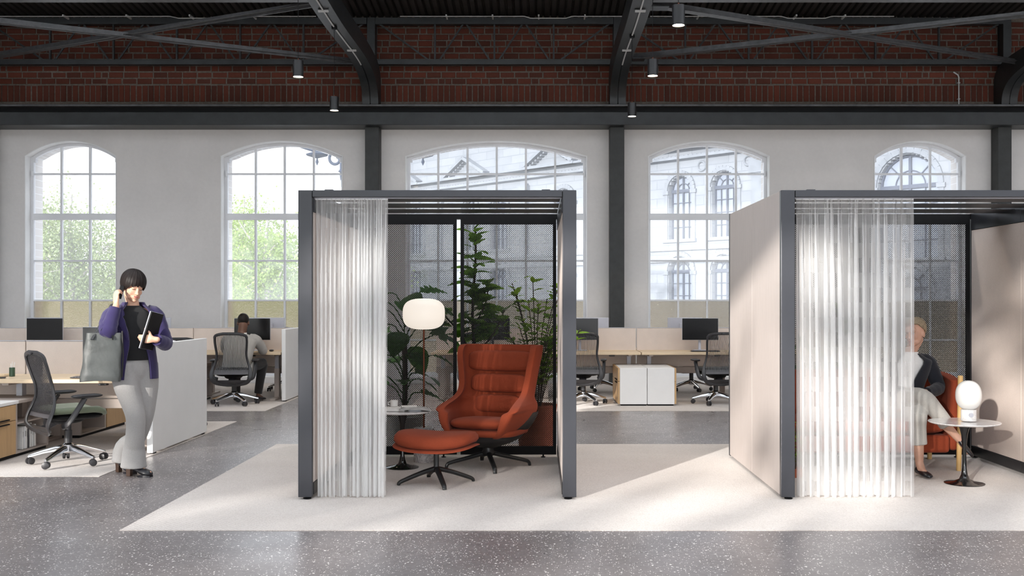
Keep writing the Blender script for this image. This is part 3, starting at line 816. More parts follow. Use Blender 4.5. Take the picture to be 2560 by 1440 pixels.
# ------------------------------------------------------------------ office chair (faces local +Y)
BK_Z = [.295, .32, .37, .44, .52, .60, .70, .80, .90, .965, .99]
BK_Y = [-.19, -.235, -.265, -.25, -.215, -.195, -.205, -.235, -.265, -.285, -.295]
BK_W = [.06, .19, .245, .258, .245, .215, .196, .205, .212, .195, .10]
def lerp_t(X, V, x):
    if x <= X[0]: return V[0]
    for i in range(len(X)-1):
        if x <= X[i+1]:
            s = (x-X[i])/(X[i+1]-X[i]); s2 = s
            return V[i]+(V[i+1]-V[i])*s2
    return V[-1]
BS = smooth_path(list(zip(BK_Z, BK_Y, BK_W)), 4)
SZ, SYY, SW = [b[0] for b in BS], [b[1] for b in BS], [b[2] for b in BS]
def bky(z): return lerp_t(SZ, SYY, z)
def bkw(z): return lerp_t(SZ, SW, z)
def chair(lb, seatmat, net=False):
    t = thing('office_chair', lb, 'chair', group='mesh-back office chairs')
    hub = MB().lathe([(.03, .10), (.048, .115), (.05, .175), (.035, .19)], 20); hub.build('hub', M['alum'], t)
    for k in range(5):
        a = 2*PI*k/5+.31
        d = Vector((math.cos(a), math.sin(a), 0)); s = Vector((-d.y, d.x, 0)); u = Vector((0,0,1))
        rings = []
        for (r, z, wd, ht) in ((.035, .148, .052, .056), (.10, .142, .05, .044), (.20, .118, .042, .032), (.30, .088, .034, .026), (.325, .082, .026, .022)):
            c = d*r+u*z
            rings.append([c-s*wd/2-u*ht/2, c+s*wd/2-u*ht/2, c+s*wd*.42+u*ht*.3, c+s*wd*.2+u*ht/2, c-s*wd*.2+u*ht/2, c-s*wd*.42+u*ht*.3])
        lg = MB().loft(rings).build('base_leg', M['alum'], t, True, ang=50, fix=True)
        c = d*.312
        cs = MB()
        ca = a+1.0+k; wd = Vector((math.cos(ca), math.sin(ca), 0)); wa = Vector((-wd.y, wd.x, 0))
        for off in (-.017, .017):
            p = c+wa*off+u*.0375
            cs.tube([p-wa*.012, p-wa*.009, p+wa*.009, p+wa*.012], [.022, .030, .030, .022], 18)
        cs.box(c.x-.012, c.x+.012, c.y-.012, c.y+.012, .04, .068); cs.lathe([(.008, .06), (.008, .085)], 8, (c.x, c.y, 0))
        cs.build('caster', M['plastic'], lg)
    MB().lathe([(.033, .18), (.033, .30), (.026, .30), (.026, .42)], 20).build('gas_column', M['plastic'], t)
    MB().pillow((0, -.02, .415), .24, .30, .11, None, .5, .6).build('mechanism', M['black'], t)
    # seat pan and cushion
    MB().pillow((0, .02, .432), .45, .45, .07, None, .38, .6).build('seat_pan', M['black'], t)
    def seat():
        mb = MB(); rings = []; n = 40
        prof = [(.55, .452), (.93, .452), (1.0, .468), (1.0, .485), (.96, .50), (.85, .508), (.5, .505), (.05, .502)]
        for (k, z) in prof:
            ring = []
            for j in range(n):
                a = 2*PI*j/n; ex = .42
                x = math.copysign(abs(math.cos(a))**ex, math.cos(a))*.25*k; y = math.copysign(abs(math.sin(a))**ex, math.sin(a))*.245*k
                zz = z - (.05*max(0, (y-.12)/.13)**2 if y > .12 else 0) + .012*(abs(x)/.25)**2
                if y < 0: x *= .95
                ring.append((x, y+.03, zz))
            rings.append(ring)
        return mb.loft(rings)
    seat().build('seat', seatmat, t, True, ang=60)
    # back frame: a closed outline following the S curve
    R = [(w_, y, z) for (z, y, w_) in BS]; L = [(-w_, y, z) for (z, y, w_) in reversed(BS)]
    loop = R+L
    # wide flat rim
    mb = MB(); rings = []
    N = len(loop)
    for i in range(N+1):
        p = Vector(loop[i % N]); nx = Vector(loop[(i+1) % N]); pv = Vector(loop[(i-1) % N])
        d = (nx-pv).normalized(); out = Vector((p.x, 0, (p.z-.62)*.6)).normalized(); out = (out-d*out.dot(d)).normalized(); bk = d.cross(out)
        zz = p.z; wd = .016 if zz > .55 else .016+.012*min(1, (.55-zz)/.1)
        if zz > .92: wd = .02
        rings.append([p+out*(wd*math.cos(a))+bk*(.013*math.sin(a)) for a in [2*PI*k/8 for k in range(8)]])
    mb.loft(rings, True, False).build('back_frame', M['plastic'], t)
    rib = MB(); n = 21
    zs = [.47+.02*i for i in range(26)]
    for k in range(n):
        f = -1+2*(k+.5)/n
        pts = []
        for z in zs:
            if z > .972: continue
            pts.append(Vector((bkw(z)*f*.97, bky(z)-.004+.012*f*f, z)))
        for (a, b) in zip(pts, pts[1:]):
            rib.bar(a, b+(b-a)*.05, .0072, .0035, up=(0, 1, 0))
    if net:
        for i in range(44):
            z = .47+.0114*i; pts = [Vector((bkw(z)*f*.97, bky(z)-.004+.012*f*f, z)) for f in [-1+2*j/8 for j in range(9)]]
            for (a, b) in zip(pts, pts[1:]): rib.bar(a, b, .003, .0045, up=(0, 0, 1))
    rb_ = rib.build('back_ribs', M['plastic'], t, False); rb_['kind'] = 'stuff'
    # solid lumbar band and lower shell
    def sheet(za, zb, th, wf, yoff=0):
        mb = MB(); rows = []; m = 6; n = 12
        for s in (0, 1):
            for i in range(m+1):
                z = za+(zb-za)*i/m
                rows.append([(bkw(z)*wf*f, bky(z)+.012*f*f+yoff+(th if s else 0), z) for f in [-1+2*j/n for j in range(n+1)]])
        a = rows[:m+1]; b = rows[m+1:]
        mb.loft([ra+rb2[::-1] for ra, rb2 in zip(a, b)])
        return mb
    sheet(.435, .495, .012, .96).build('lumbar_band', M['plastic_grey'], t, True, fix=True)
    sheet(.30, .36, .014, .95).build('lower_shell', M['plastic'], t, True, fix=True)
    MB().tube(smooth_path([(0, -.235, .33), (0, -.18, .345), (0, -.08, .39)], 4), [.05]*9, 10, True, .45).build('spine', M['plastic'], t)
    MB().xbox(Matrix.Translation((0, -.315, .985)), .05, .02, .022).build('coat_hook', M['plastic'], t, False, .006, 2)
    for sx in (-1, 1):
        ar = MB()
        pts = smooth_path([(sx*.20, -.12, .36), (sx*.27, -.10, .39), (sx*.285, -.03, .50), (sx*.285, .03, .595)], 4)
        ar.tube(pts, [.03]*4+[.028]*4+[.026]*(len(pts)-8), 10, True, .5, up=(1,0,0))
        arm = ar.build('armrest', M['plastic'], t)
        MB().pillow((sx*.28, .05, .615), .085, .26, .036, None, .45, .6).build('arm_pad', M['plastic'], arm)
    return t
ch0 = chair('black office chair with sage green seat, turned beside the front desk', M['green'], True)
ch0.location = (-4.13, 9.0, .004); ch0.rotation_euler = (0, 0, -PI/2+.80)
chd = chair('dark office chair the man in the grey jacket sits on', M['charcoal'])
chd.location = (-4.19, 14.12, .004); chd.rotation_euler = (0, 0, .12)
for (x, y, rz, lb) in ((.63, 14.22, -.1, 'dark office chair just right of the left booth, left of the white cabinets'),
                       (2.47, 14.22, .16, 'dark office chair right of the white cabinets, cut off by the right booth'),
                       (-.80, 14.25, -.1, 'dark office chair behind the booth plants, before the middle monitor'),
                       (-4.10, 11.62, PI+.3, 'dark office chair whose top shows over the nearer white end panel'),
                       (-4.02, 16.35, PI+.5, 'office chair beyond the desk of the seated man'),
                       (.98, 16.3, PI-.3, 'office chair on the far side of the desks, base seen left of the white cabinets'),
                       (2.44, 16.3, PI+.25, 'office chair on the far side of the desks, base seen right of the white cabinets')):
    dup(chd, (x, y, .004), rz, lb)

# ------------------------------------------------------------------ desks (origin at floor centre, user side = -Y)
def desk(lb, w=1.49, d=.745):
    t = thing('desk', lb, 'desk', group='oak height-adjustable desks')
    MB().box(-w/2, w/2, -d/2, d/2, .665, .70).build('desktop', M['oak'], t, False, .003, 2)
    MB().box(-w/2+.1, w/2-.1, -.03, .03, .63, .664).build('crossbar', M['taupe'], t, False)
    for sx in (-1, 1):
        x = sx*(w/2-.14)
        l = MB().box(x-.035, x+.035, -.05, .05, .03, .45).build('leg', M['taupe'], t, False, .003, 1)
        MB().box(x-.028, x+.028, -.042, .042, .44, .64).build('lift_tube', M['silver'], l, False)
        MB().box(x-.04, x+.04, -.30, .30, .0, .03).build('foot', M['taupe'], l, False, .004, 1)
        MB().box(x-.03, x+.03, -.3, .3, .64, .664).build('bracket', M['taupe'], l, False)
    MB().box(w/2-.45, w/2-.37, -d/2+.01, -d/2+.06, .643, .664).build('controller', M['plastic'], t, False, .004, 1)
    return t
def divider(lb, w=1.49):
    t = thing('desk_divider', lb, 'divider', group='fabric desk dividers')
    MB().box(-w/2, w/2, -.02, .02, .455, 1.028).build('fabric_panel', M['divider'], t, False, .006, 2)
    MB().box(-w/2, w/2, -.04, .04, .355, .45).build('beam', M['taupe'], t, False, .004, 1)
    MB().box(-w/2, w/2, -.022, .022, 1.029, 1.036).build('top_trim', M['silver'], t, False)
    for sx in (-1, 1): MB().box(sx*(w/2-.06)-.03, sx*(w/2-.06)+.03, -.03, .03, 0, .355).build('post', M['taupe'], t, False)
    return t
d0 = desk('oak desk at the left edge with the pencil cup and green-seated chair'); v0 = divider('beige divider behind the pencil cup desk')
def put_desks(y, xs, labs, far=True):
    global first
    for i, (x, (la, lb, lc)) in enumerate(zip(xs, labs)):
        for (src, loc, rz, lab) in ((d0, (x, y-.39, .004), 0, la), (d0, (x, y+.39, .004), PI, lb), (v0, (x, y, .004), 0, lc)):
            if src in first: first.remove(src); src.location = loc; src.rotation_euler = (0, 0, rz); src['label'] = lab
            else: dup(src, loc, rz, lab)
first = [d0, v0]
put_desks(10.33, [-4.41, -5.91], [
    ('nearest oak desk at the left, behind the green-seated chair', 'desk on the far side of the nearest divider, behind the woman', 'nearest beige divider, behind the woman and the chair'),
    ('oak desk corner with the green pencil cup at the left edge', 'desk on the far side of the divider at the left edge', 'beige divider at the left edge behind the pencil cup')])
put_desks(15.35, [-4.41, -5.91, -7.41], [
    ('oak desk the man in the grey jacket works at', 'desk facing the seated man across the divider', 'beige divider in front of the seated man'),
    ('oak desk behind the standing woman in the second row', 'desk across the divider from the one behind the woman', 'beige divider seen right behind the standing woman'),
    ('oak desk in the second row below the leftmost monitor', 'desk across the divider below the leftmost monitor', 'beige divider below the leftmost monitor')])
put_desks(15.35, [-.78, .72, 2.225, 3.73], [
    ('oak desk seen through the mesh behind the booth plants', 'far desk behind the booth plants', 'beige divider seen through the left booth mesh'),
    ('oak desk left of the seam above the white cabinets', 'far desk across from the one left of the white cabinets', 'beige divider between the two booths, left half'),
    ('oak desk right of the seam above the white cabinets', 'far desk across from the one right of the white cabinets', 'beige divider between the two booths, right half'),
    ('oak desk glimpsed only through the right booth mesh', 'far desk glimpsed only through the right booth mesh', 'beige divider glimpsed through the right booth mesh')])
# one strip of the second row runs on behind the nearer cluster
for (y, lb) in ((10.33, 'tall white end panel right of the standing woman'), (15.35, 'white end panel against the left booth post, right of the seated man')):
    t = thing('end_panel', lb, 'panel', (-3.62, y, .0), group='white desk end panels')
    MB().box(-.028, .028, -.78, .78, .02, 1.035).build('board', M['white'], t, False, .004, 2)
    for yy in (-.7, .7): MB().box(-.02, .02, yy-.03, yy+.03, .007, .02).build('glide', M['black'], t, False)

# ------------------------------------------------------------------ monitors (screen faces local -Y, origin on desktop)
def monitor(lb):
    t = thing('monitor', lb, 'monitor', group='flat black monitors')
    W, H, z0 = .533, .322, .155
    MB().box(-W/2, W/2, 0, .018, z0, z0+H).build('housing', M['silver'], t, False, .004, 2)
    MB().box(-W/2+.004, W/2-.004, -.003, .0, z0+.004, z0+H-.003).build('screen', M['screen'], t, False)
    MB().box(-.09, .09, .018, .05, z0+.08, z0+.24).build('back_cover', M['silver'], t, False, .01, 2)
    MB().box(-.02, .02, .05, .075, .012, z0+.2).build('stand_neck', M['silver'], t, False, .004, 1)
    MB().box(-.10, .10, -.05, .11, 0, .012).build('stand_base', M['silver'], t, False, .004, 2)
    return t
m0 = monitor('black monitor behind the grey tote bag on the nearest desk'); m0.location = (-4.19, 10.02, .707)
for (x, y, rz, lb) in ((-7.25, 15.05, 0, 'leftmost black monitor below the left window'), (-4.2, 15.05, 0, 'black monitor in front of the seated man'),
                       (-.68, 15.05, 0, 'black monitor seen dimly through the booth mesh'), (.62, 15.05, 0, 'black monitor partly hidden by the right post of the left booth'),
                       (2.384, 15.05, 0, 'black monitor on the desk right of the white cabinets'),
                       (-7.52, 15.62, PI, 'grey back of a monitor peeking left of the leftmost screen'), (-5.86, 15.62, PI, 'grey back of a monitor right of the laptop the woman holds'),
                       (-4.13, 15.62, PI, 'grey back of a monitor right of the seated man'), (.81, 15.62, PI, 'grey back of a monitor beside the dark column'),
                       (2.24, 15.62, PI, 'grey back of a monitor left of the rightmost screen')):
    dup(m0, (x, y, .707), rz, lb)
def keyboard(lb, x, y, rz=0):
    t = thing('keyboard', lb, 'keyboard', (x, y, .707), rz, 'dark keyboards')
    MB().box(-.21, .21, -.065, .065, 0, .010).build('body', M['plastic'], t, False, .006, 2)
    k = MB()
    for r in range(5):
        for c in range(15): k.box(-.196+c*.0263, -.196+c*.0263+.022, -.055+r*.0225, -.055+r*.0225+.018, .010, .014)
    k.build('keys', M['plastic_grey'], t, False)['kind'] = 'stuff'
keyboard('dark keyboard under the tote bag on the nearest desk', -4.22, 9.75, .03)
keyboard('dark keyboard on the desk right of the white cabinets', 2.42, 14.82)
def mouse(lb, x, y):
    MBm = MB().pillow((0, 0, .015), .06, .10, .03, None, .7, .8)
    tag(MBm.build('mouse', M['plastic'], None), lb, 'mouse').location = (x, y, .707)
mouse('small dark mouse at the right elbow of the seated man', -3.86, 14.83)

# ------------------------------------------------------------------ storage
def credenza(lb, mirror=False):
    """front faces +X; drawers on the near half, open shelf beyond. origin at floor, centre"""
    t = thing('storage_credenza', lb, 'cabinet', group='white and oak desk storage')
    s = -1 if mirror else 1
    def bx(x0, x1, y0, y1, z0, z1): return MB().box(x0, x1, min(y0*s, y1*s), max(y0*s, y1*s), z0, z1)
    bx(-.25, .225, -.6, -.03, .03, .49).build('carcass', M['white'], t, False)
    bx(-.26, .255, -.605, .0, .49, .52).build('top_panel', M['white'], t, False, .004, 1)
    bx(-.25, .22, -.59, .59, .0, .03).build('plinth', M['black'], t, False)
    for (z0, z1, hz) in ((.345, .485, .362), (.035, .34, .322)):
        d = bx(.226, .248, -.6, -.04, z0, z1).build('drawer_front', M['oakv'], t, False, .002, 1)
        bx(.25, .268, -.42, -.18, hz-.007, hz+.004).build('handle', M['black'], d, False, .003, 1)
    bx(-.25, .24, -.03, .0, .03, .49).build('partition', M['taupe'], t, False)
    bx(-.25, .24, .57, .6, .03, .49).build('end_board', M['taupe'], t, False)
    bx(-.25, -.23, .0, .57, .03, .49).build('back_board', M['taupe'], t, False)
    bx(-.23, .24, .0, .57, .03, .045).build('shelf', M['taupe'], t, False)
    bx(-.23, .24, .0, .57, .30, .315).build('shelf', M['taupe'], t, False)
    bx(-.26, .255, .0, .6, .49, .52).build('top_panel', M['taupe'], t, False, .004, 1)
    return t
c0 = credenza('oak and white credenza with black handles at the left edge'); c0.location = (-5.03, 9.42, .004)
c1 = credenza('white cabinet with open shelf and oak door beyond the green-seated chair', True); c1.location = (-5.02, 11.3, .004)
dup(c0, (-5.03, 14.45, .004), 0, 'credenza with open shelf left of the seated man')
rr = random.Random(4)
for k in range(7):
    th = rr.choice((.012, .02, .03)); h = rr.uniform(.19, .24); y = 9.56+k*.037
    o = thing('binder', ['slim white binder on the credenza shelf, %s from the left' % q for q in ('first', 'second', 'third', 'fourth', 'fifth', 'sixth', 'seventh')][k], 'binder', (-4.93, y, .053), group='binders on the open shelf')
    mt = (M['paper'], M['white'], M['paper'], M['plastic_grey'])[k % 4]
    MB().box(-.12, .12, 0, th, 0, h).build('cover', mt, o, False, .002, 1)
    MB().box(.1195, .1215, th*.2, th*.8, h*.55, h*.8).build('spine_label', M['grey'], o, False)
def pedestal(lb, x, s):
    """white box unit, oak doors face s*X"""
    t = thing('storage_pedestal', lb, 'cabinet', (x, 14.5, .004), group='white pedestals back to back')
    MB().box(-.185, .185, -.5, .5, .02, .515).build('carcass', M['white'], t, False, .003, 1)
    MB().box(-.17, .17, -.48, .48, 0, .02).build('plinth', M['black'], t, False)
    a, b = (.187, .21) if s > 0 else (-.21, -.187)
    for (z0, z1, hz) in ((.335, .512, .35), (.025, .33, .31)):
        d = MB().box(a, b, -.498, .498, z0, z1).build('drawer_front', M['oakv'], t, False, .002, 1)
        c, e = (.211, .228) if s > 0 else (-.228, -.211)
        MB().box(c, e, -.35, -.1, hz-.007, hz+.004).build('handle', M['black'], d, False, .002, 1)
pedestal('left one of the two white pedestals between the booths', 1.305, -1)
pedestal('right one of the two white pedestals between the booths', 1.682, 1)

# small things on the nearest desk
t = thing('pencil_cup', 'dark green pencil cup on the desk at the left edge', 'cup', (-5.11, 9.95, .707))
MB().lathe([(.026, 0), (.026, .085), (.023, .085), (.023, .006), (.001, .006)], 24, caps=False).build('cup', M['greencup'], t, ang=50)
for k, (dx, dy) in enumerate(((-.01, .005), (.006, -.008), (.012, .006), (-.004, .01))):
    tag(MB().tube([(dx*.5, dy*.5, .008), (dx*1.6, dy*1.6, .115+.006*k), (dx*1.7, dy*1.7, .125+.006*k)], [.0035, .0035, .001], 6).build('pencil', M['paper'], None), ('white pencil leaning left in the green cup', 'white pencil nearest the camera in the green cup', 'tall white pencil leaning right in the green cup', 'white pencil at the back of the green cup')[k], 'pencil', 'pencils in the green cup').location = (-5.11, 9.95, .707)
t = thing('desk_tray', 'small oak tray left of the green pencil cup', 'tray', (-5.23, 9.97, .707))
MB().box(-.06, .06, -.05, .05, 0, .008).box(-.06, .06, -.05, -.044, .008, .022).box(-.06, .06, .044, .05, .008, .022).build('tray', M['oak'], t, False, .002, 1)
t = thing('phone', 'dark phone lying at the left end of the nearest desk', 'phone', (-5.12, 9.70, .707), .4)
MB().box(-.07, .07, -.036, .036, 0, .009).build('body', M['plastic'], t, False, .004, 2)
t = thing('thermos', 'grey metal thermos behind the green-seated chair', 'bottle', (-4.84, 9.93, .707))
MB().lathe([(.030, 0), (.034, .004), (.034, .155), (.030, .17), (.022, .176)], 24).build('body', M['plastic_grey'], t)
MB().lathe([(.022, .176), (.024, .18), (.024, .195), (.02, .2)], 20).build('lid', M['plastic'], t)

# ------------------------------------------------------------------ round pedestal tables
def tulip(lb, loc, rt, rb, h):
    t = thing('side_table', lb, 'table', loc, group='white-topped tulip tables')
    MB().lathe([(rt*.93, h-.016), (rt*.985, h-.009), (rt, h-.003), (rt-.002, h)], 64).build('tabletop', M['marble'], t, ang=30)
    MB().lathe([(rb, 0), (rb, .005), (rb*.9, .010), (rb*.5, .018), (rb*.26, .035), (.025, .07), (.0165, .12), (.0145, .2), (.017, .30), (.024, .38), (.036, .43), (.055, h-.017)], 48).build('pedestal', M['gloss'], t, ang=60)
    return t
tulip('small round table with the cup and books beside the ottoman', (-1.168, 8.82, .004), .247, .142, .49)
tulip('small round table with the white globe lamp by the right booth wall', (3.352, 8.05, .004), .27, .152, .487)
t = thing('coffee_cup', 'white cup standing on the books beside the curtain', 'cup', (-1.245, 8.86, .525))
MB().lathe([(.026, 0), (.032, .003), (.034, .055), (.031, .055), (.029, .006), (.001, .006)], 28, caps=False).build('cup', M['ceramic'], t, ang=50)
hd = MB().tube([(-.032, 0, .042), (-.052, 0, .038), (-.052, 0, .018), (-.032, 0, .012)], .004, 8).build('handle', M['ceramic'], t)
t = thing('book', 'thick closed book lying on the small round table', 'book', (-1.22, 8.80, .497), -.12)
MB().box(-.09, .09, -.07, .07, .004, .024).build('pages', M['paper'], t, False)
MB().box(-.093, .093, -.073, .073, .0, .004).box(-.093, .093, -.073, .073, .024, .028).box(-.093, -.089, -.073, .073, .004, .024).build('cover', M['paper'], t, False, .001, 1)
t = thing('magazine', 'open magazine curled over the book on the round table', 'magazine', (-1.06, 8.78, .497), .15)
mg = MB(); rws = []
for j in range(13):
    x = -.13+.26*j/12; zt = .028*math.exp(-((x+.05)/.09)**2)+.016*math.exp(-((x-.06)/.05)**2)+.006
    rws.append([(x, -.08, zt*.5), (x, .08, zt*.5), (x, .08, zt+.005), (x, -.08, zt+.005)])
mg.loft(rws).build('leaves', M['grey'], t, True, fix=True)
MB().box(-.11, .02, -.07, .07, .038, .041).build('page', M['paper'], t, False)

# ------------------------------------------------------------------ lamps
t = thing('floor_lamp', 'floor lamp with glowing white globe and marble base', 'lamp', (-1.02, 9.15, .004))
MB().lathe([(.088, 0), (.09, .003), (.09, .30), (.086, .303)], 40).build('base', M['marble_grey'], t, ang=40)
MB().tube([(0, 0, .3), (0, 0, 1.24)], .0085, 12).build('pole', M['copper'], t)
def globe(rx, rz, e=2.6, n=40, m=24):
    prof = []
    for i in range(m+1):
        a = -PI/2+PI*i/m; a = max(min(a, PI/2-.03), -PI/2+.03)
        prof.append((rx*abs(math.cos(a))**(2/e), rz*math.copysign(abs(math.sin(a))**(2/e), math.sin(a))))
    return prof
MB().lathe([(r, z+1.318) for r, z in globe(.188, .138, 2.9)], 48).build('globe', M['opal'], t, ang=80)
MB().lathe([(.02, 1.18), (.02, 1.25)], 16).build('socket', M['copper'], t)
ld = bpy.data.lights.new('lamp_bulb', 'POINT'); ld.energy = .42; ld.color = (1, .93, .84); ld.shadow_soft_size = .07
lo = bpy.data.objects.new('bulb', ld); COL.objects.link(lo); lo.parent = t; lo.location = (0, 0, 1.32)
t = thing('table_lamp', 'white globe lamp on a marble foot on the right round table', 'lamp', (3.385, 8.05, .497))
MB().lathe([(.056, 0), (.058, .003), (.058, .085), (.055, .09)], 36).build('foot', M['marble'], t, ang=40)
MB().tube([(-.004, -.062, .05), (-.004, -.054, .05)], .018, 20).build('dial', M['silver'], t)
MB().lathe([(r, z+.20) for r, z in globe(.098, .117, 2.25)], 44).build('globe', M['ceramic'], t, ang=80)
# ------------------------------------------------------------------ lounge chair and ottoman
def star_base(t, zc, reach, n=4, rot=.5, col=.03):
    for k in range(n):
        a = rot+2*PI*k/n; d = Vector((math.cos(a), math.sin(a), 0))
        pts = smooth_path([tuple(d*.015+Vector((0,0,zc))), tuple(d*.12+Vector((0,0,zc-.028))), tuple(d*(reach-.05)+Vector((0,0,zc-.075))), tuple(d*(reach-.008)+Vector((0,0,zc-.095))), tuple(d*reach+Vector((0,0,.0)))], 5)
        rr = [.025-.009*i/(len(pts)-1) for i in range(len(pts))]
        MB().tube(pts, rr, 10, True, .8).build('leg', M['black_leg'], t)
M['black_leg'] = simple('satin_black_leg', (.014, .015, .016), .35, 0, var=.05)
M['shell'] = simple('black_outer_shell', (.012, .012, .013), .55, 0, var=.05)
LC = thing('lounge_chair', 'high-backed rust wool lounge chair with three back pads', 'armchair', (-.43, 8.86, .004), math.radians(-19))
LZ = [.275, .30, .34, .40, .46, .51, .545, .575, .62, .70, .85, .96, 1.02, 1.045]
LF = [-.27, -.335, -.36, -.365, -.35, -.31, -.235, -.11, .04, .115, .14, .16, .19, .23]        # how far the side reaches forward
LB = [.16, .21, .245, .27, .285, .30, .312, .322, .335, .35, .382, .41, .42, .42]       # back plane
LW = [.24, .29, .325, .36, .385, .395, .388, .368, .352, .352, .372, .388, .39, .382]
def lsm(V): return smooth_path(list(zip(LZ, V)), 3)
PZ = [p[0] for p in lsm(LF)]; PF = [p[1] for p in lsm(LF)]; PB = [p[1] for p in lsm(LB)]; PW = [p[1] for p in lsm(LW)]
def ucurve(z, f, b, wd, off, n1=10, n2=8, n3=8):
    wd = wd+off; b = b+off; r = min(.16, (b-f)*.48, wd*.9)
    P = []
    for i in range(n1): P.append((-wd+.025*(1-i/n1)**2*(1 if z > .5 else 2.6), f+(b-r-f)*i/n1))
    for i in range(n2): a = PI*.5*i/n2; P.append((-wd+r-r*math.cos(a), b-r+r*math.sin(a)))
    for i in range(n3+1): P.append((-(wd-r)+2*(wd-r)*i/n3, b))
    for i in range(1, n2+1): a = PI*.5*(1-i/n2); P.append((wd-r+r*math.cos(a), b-r+r*math.sin(a)))
    for i in range(1, n1+1): P.append((wd-.025*(i/n1)**2*(1 if z > .5 else 2.6), b-r-(b-r-f)*i/n1))
    return [(x, y, z) for x, y in P]
def closed_shell(rows_out, rows_in):
    """two open sheets stitched along their whole rim"""
    mb = MB(); R = len(rows_out); n = len(rows_out[0])
    vs = [p for r in rows_out for p in r]+[p for r in rows_in for p in r]; o = R*n; fs = []
    for i in range(R-1):
        for j in range(n-1):
            fs.append((i*n+j, i*n+j+1, (i+1)*n+j+1, (i+1)*n+j)); fs.append((o+i*n+j, o+(i+1)*n+j, o+(i+1)*n+j+1, o+i*n+j+1))
    for j in range(n-1):
        fs.append((j+1, j, o+j, o+j+1)); a = (R-1)*n
        fs.append((a+j, a+j+1, o+a+j+1, o+a+j))
    for i in range(R-1):
        fs.append((i*n, (i+1)*n, o+(i+1)*n, o+i*n)); fs.append(((i+1)*n+n-1, i*n+n-1, o+i*n+n-1, o+(i+1)*n+n-1))
    return mb.add(vs, fs)
ro = [ucurve(z, f, b, w_, 0) for z, f, b, w_ in zip(PZ, PF, PB, PW)]
ri = [ucurve(z, f+.004, b, w_, -.055-.04*max(0, 1-abs(z-.47)/.14)) for z, f, b, w_ in zip(PZ, PF, PB, PW)]
sh = closed_shell(ro, ri)
o = sh.build('upholstered_shell', M['rust'], LC, True, ang=80, fix=True)
bv = o.modifiers.new('sub', 'SUBSURF'); bv.levels = 1; bv.render_levels = 2
# seat deck closing the bowl
deck = MB(); rg = []
for (k, z) in ((.02, .30), (.5, .298), (.85, .295), (.97, .30), (1.0, .325), (.97, .345), (.7, .35), (.02, .35)):
    ring = []
    for j in range(36):
        a = 2*PI*j/36; x = math.copysign(abs(math.cos(a))**.55, math.cos(a))*.335*k; y = math.copysign(abs(math.sin(a))**.55, math.sin(a))*.315*k-.045
        ring.append((x, y, z))
    rg.append(ring)
deck.loft(rg).build('seat_deck', M['rust'], LC, True, ang=70)
# black outer shell hugging the lower bowl
oz = [.19, .215, .25, .29, .33, .37, .41, .45, .475]
def at(V, z): return lerp_t(PZ, V, z)
bo = []; bi = []
for z in oz:
    k = 1 if z > .3 else max(.30, 1-((.3-z)/.11)**2*.6)
    f = at(PF, max(z, .29))*k+.03+max(0, z-.30)*1.6; b = at(PB, max(z, .28))*k; w_ = at(PW, max(z, .28))*k
    bo.append(ucurve(z, f, b, w_, .014)); bi.append(ucurve(z, f, b, w_, .002))
closed_shell(bo, bi).build('outer_shell', M['shell'], LC, True, ang=80, fix=True)
# closed underside
und = MB(); rg = []
for z in (.175, .19, .215, .25, .29, .31):
    k = .25 if z < .18 else max(.30, 1-((max(.3-z, 0))/.11)**2*.6)
    rg.append([(math.copysign(abs(math.cos(a))**.6, math.cos(a))*.31*k, math.copysign(abs(math.sin(a))**.6, math.sin(a))*.27*k-.04*k, z) for a in [2*PI*j/32 for j in range(32)]])
und.loft(rg).build('under_bowl', M['shell'], LC, True, ang=80)
MB().lathe([(.05, .10), (.06, .12), (.045, .15), (.05, .19)], 24).build('swivel', M['black_leg'], LC)
star_base(LC, .125, .365, 4, PI/4-.25)
# cushions: seat and three back pads lying on the inner face of the back
MB().pillow((0, -.075, .385), .54, .50, .115, Matrix.Rotation(math.radians(-4), 4, 'X'), .5, .6, 40, 12).build('seat_cushion', M['rust'], LC, ang=80)
def backpad(name, zc, wd, ht, th, e=.45):
    yb = at(PB, zc)-.055; dy = (at(PB, zc+.05)-at(PB, zc-.05))/.1
    R = Matrix.Rotation(PI/2-math.atan(dy), 4, 'X')
    MB().pillow((0, yb-.03, zc), wd, ht, th, R, e, .5, 40, 12).build(name, M['rust'], LC, ang=80)
backpad('headrest_pad', .90, .63, .185, .085); backpad('middle_pad', .705, .54, .165, .085); backpad('lumbar_pad', .525, .42, .16, .085)

OT = thing('ottoman', 'rust wool ottoman on a black four-star foot', 'ottoman', (-.80, 8.06, .004), math.radians(-16))
def ott(zo, k, th):
    mb = MB(); rg = []; n = 48
    for (q, z) in ((.05, 0), (.6, 0), (.94, .006), (1.0, .3*th), (.985, .6*th), (.92, .86*th), (.75, .97*th), (.4, th), (.05, th)):
        ring = []
        for j in range(n):
            a = 2*PI*j/n; x = math.copysign(abs(math.cos(a))**.62, math.cos(a))*.325*q*k; y = math.copysign(abs(math.sin(a))**.62, math.sin(a))*.225*q*k
            bend = .022*(x/.325)**2-.02*(y/.225)**2
            ring.append((x, y, zo+z+bend))
        rg.append(ring)
    return mb.loft(rg)
ott(.305, 1.0, .10).build('cushion', M['rust'], OT, ang=80)
ott(.277, 1.03, .026).build('rim', M['rust'], OT, ang=80)
MB().tube([(-.14, 0, .276), (0, 0, .262), (.14, 0, .276)], [.03, .05, .03], 12, True, .5).build('plate', M['black_leg'], OT)
MB().lathe([(.026, .09), (.022, .12), (.02, .20), (.024, .265)], 20).build('stem', M['black_leg'], OT)
star_base(OT, .115, .30, 4, PI/4-.2)

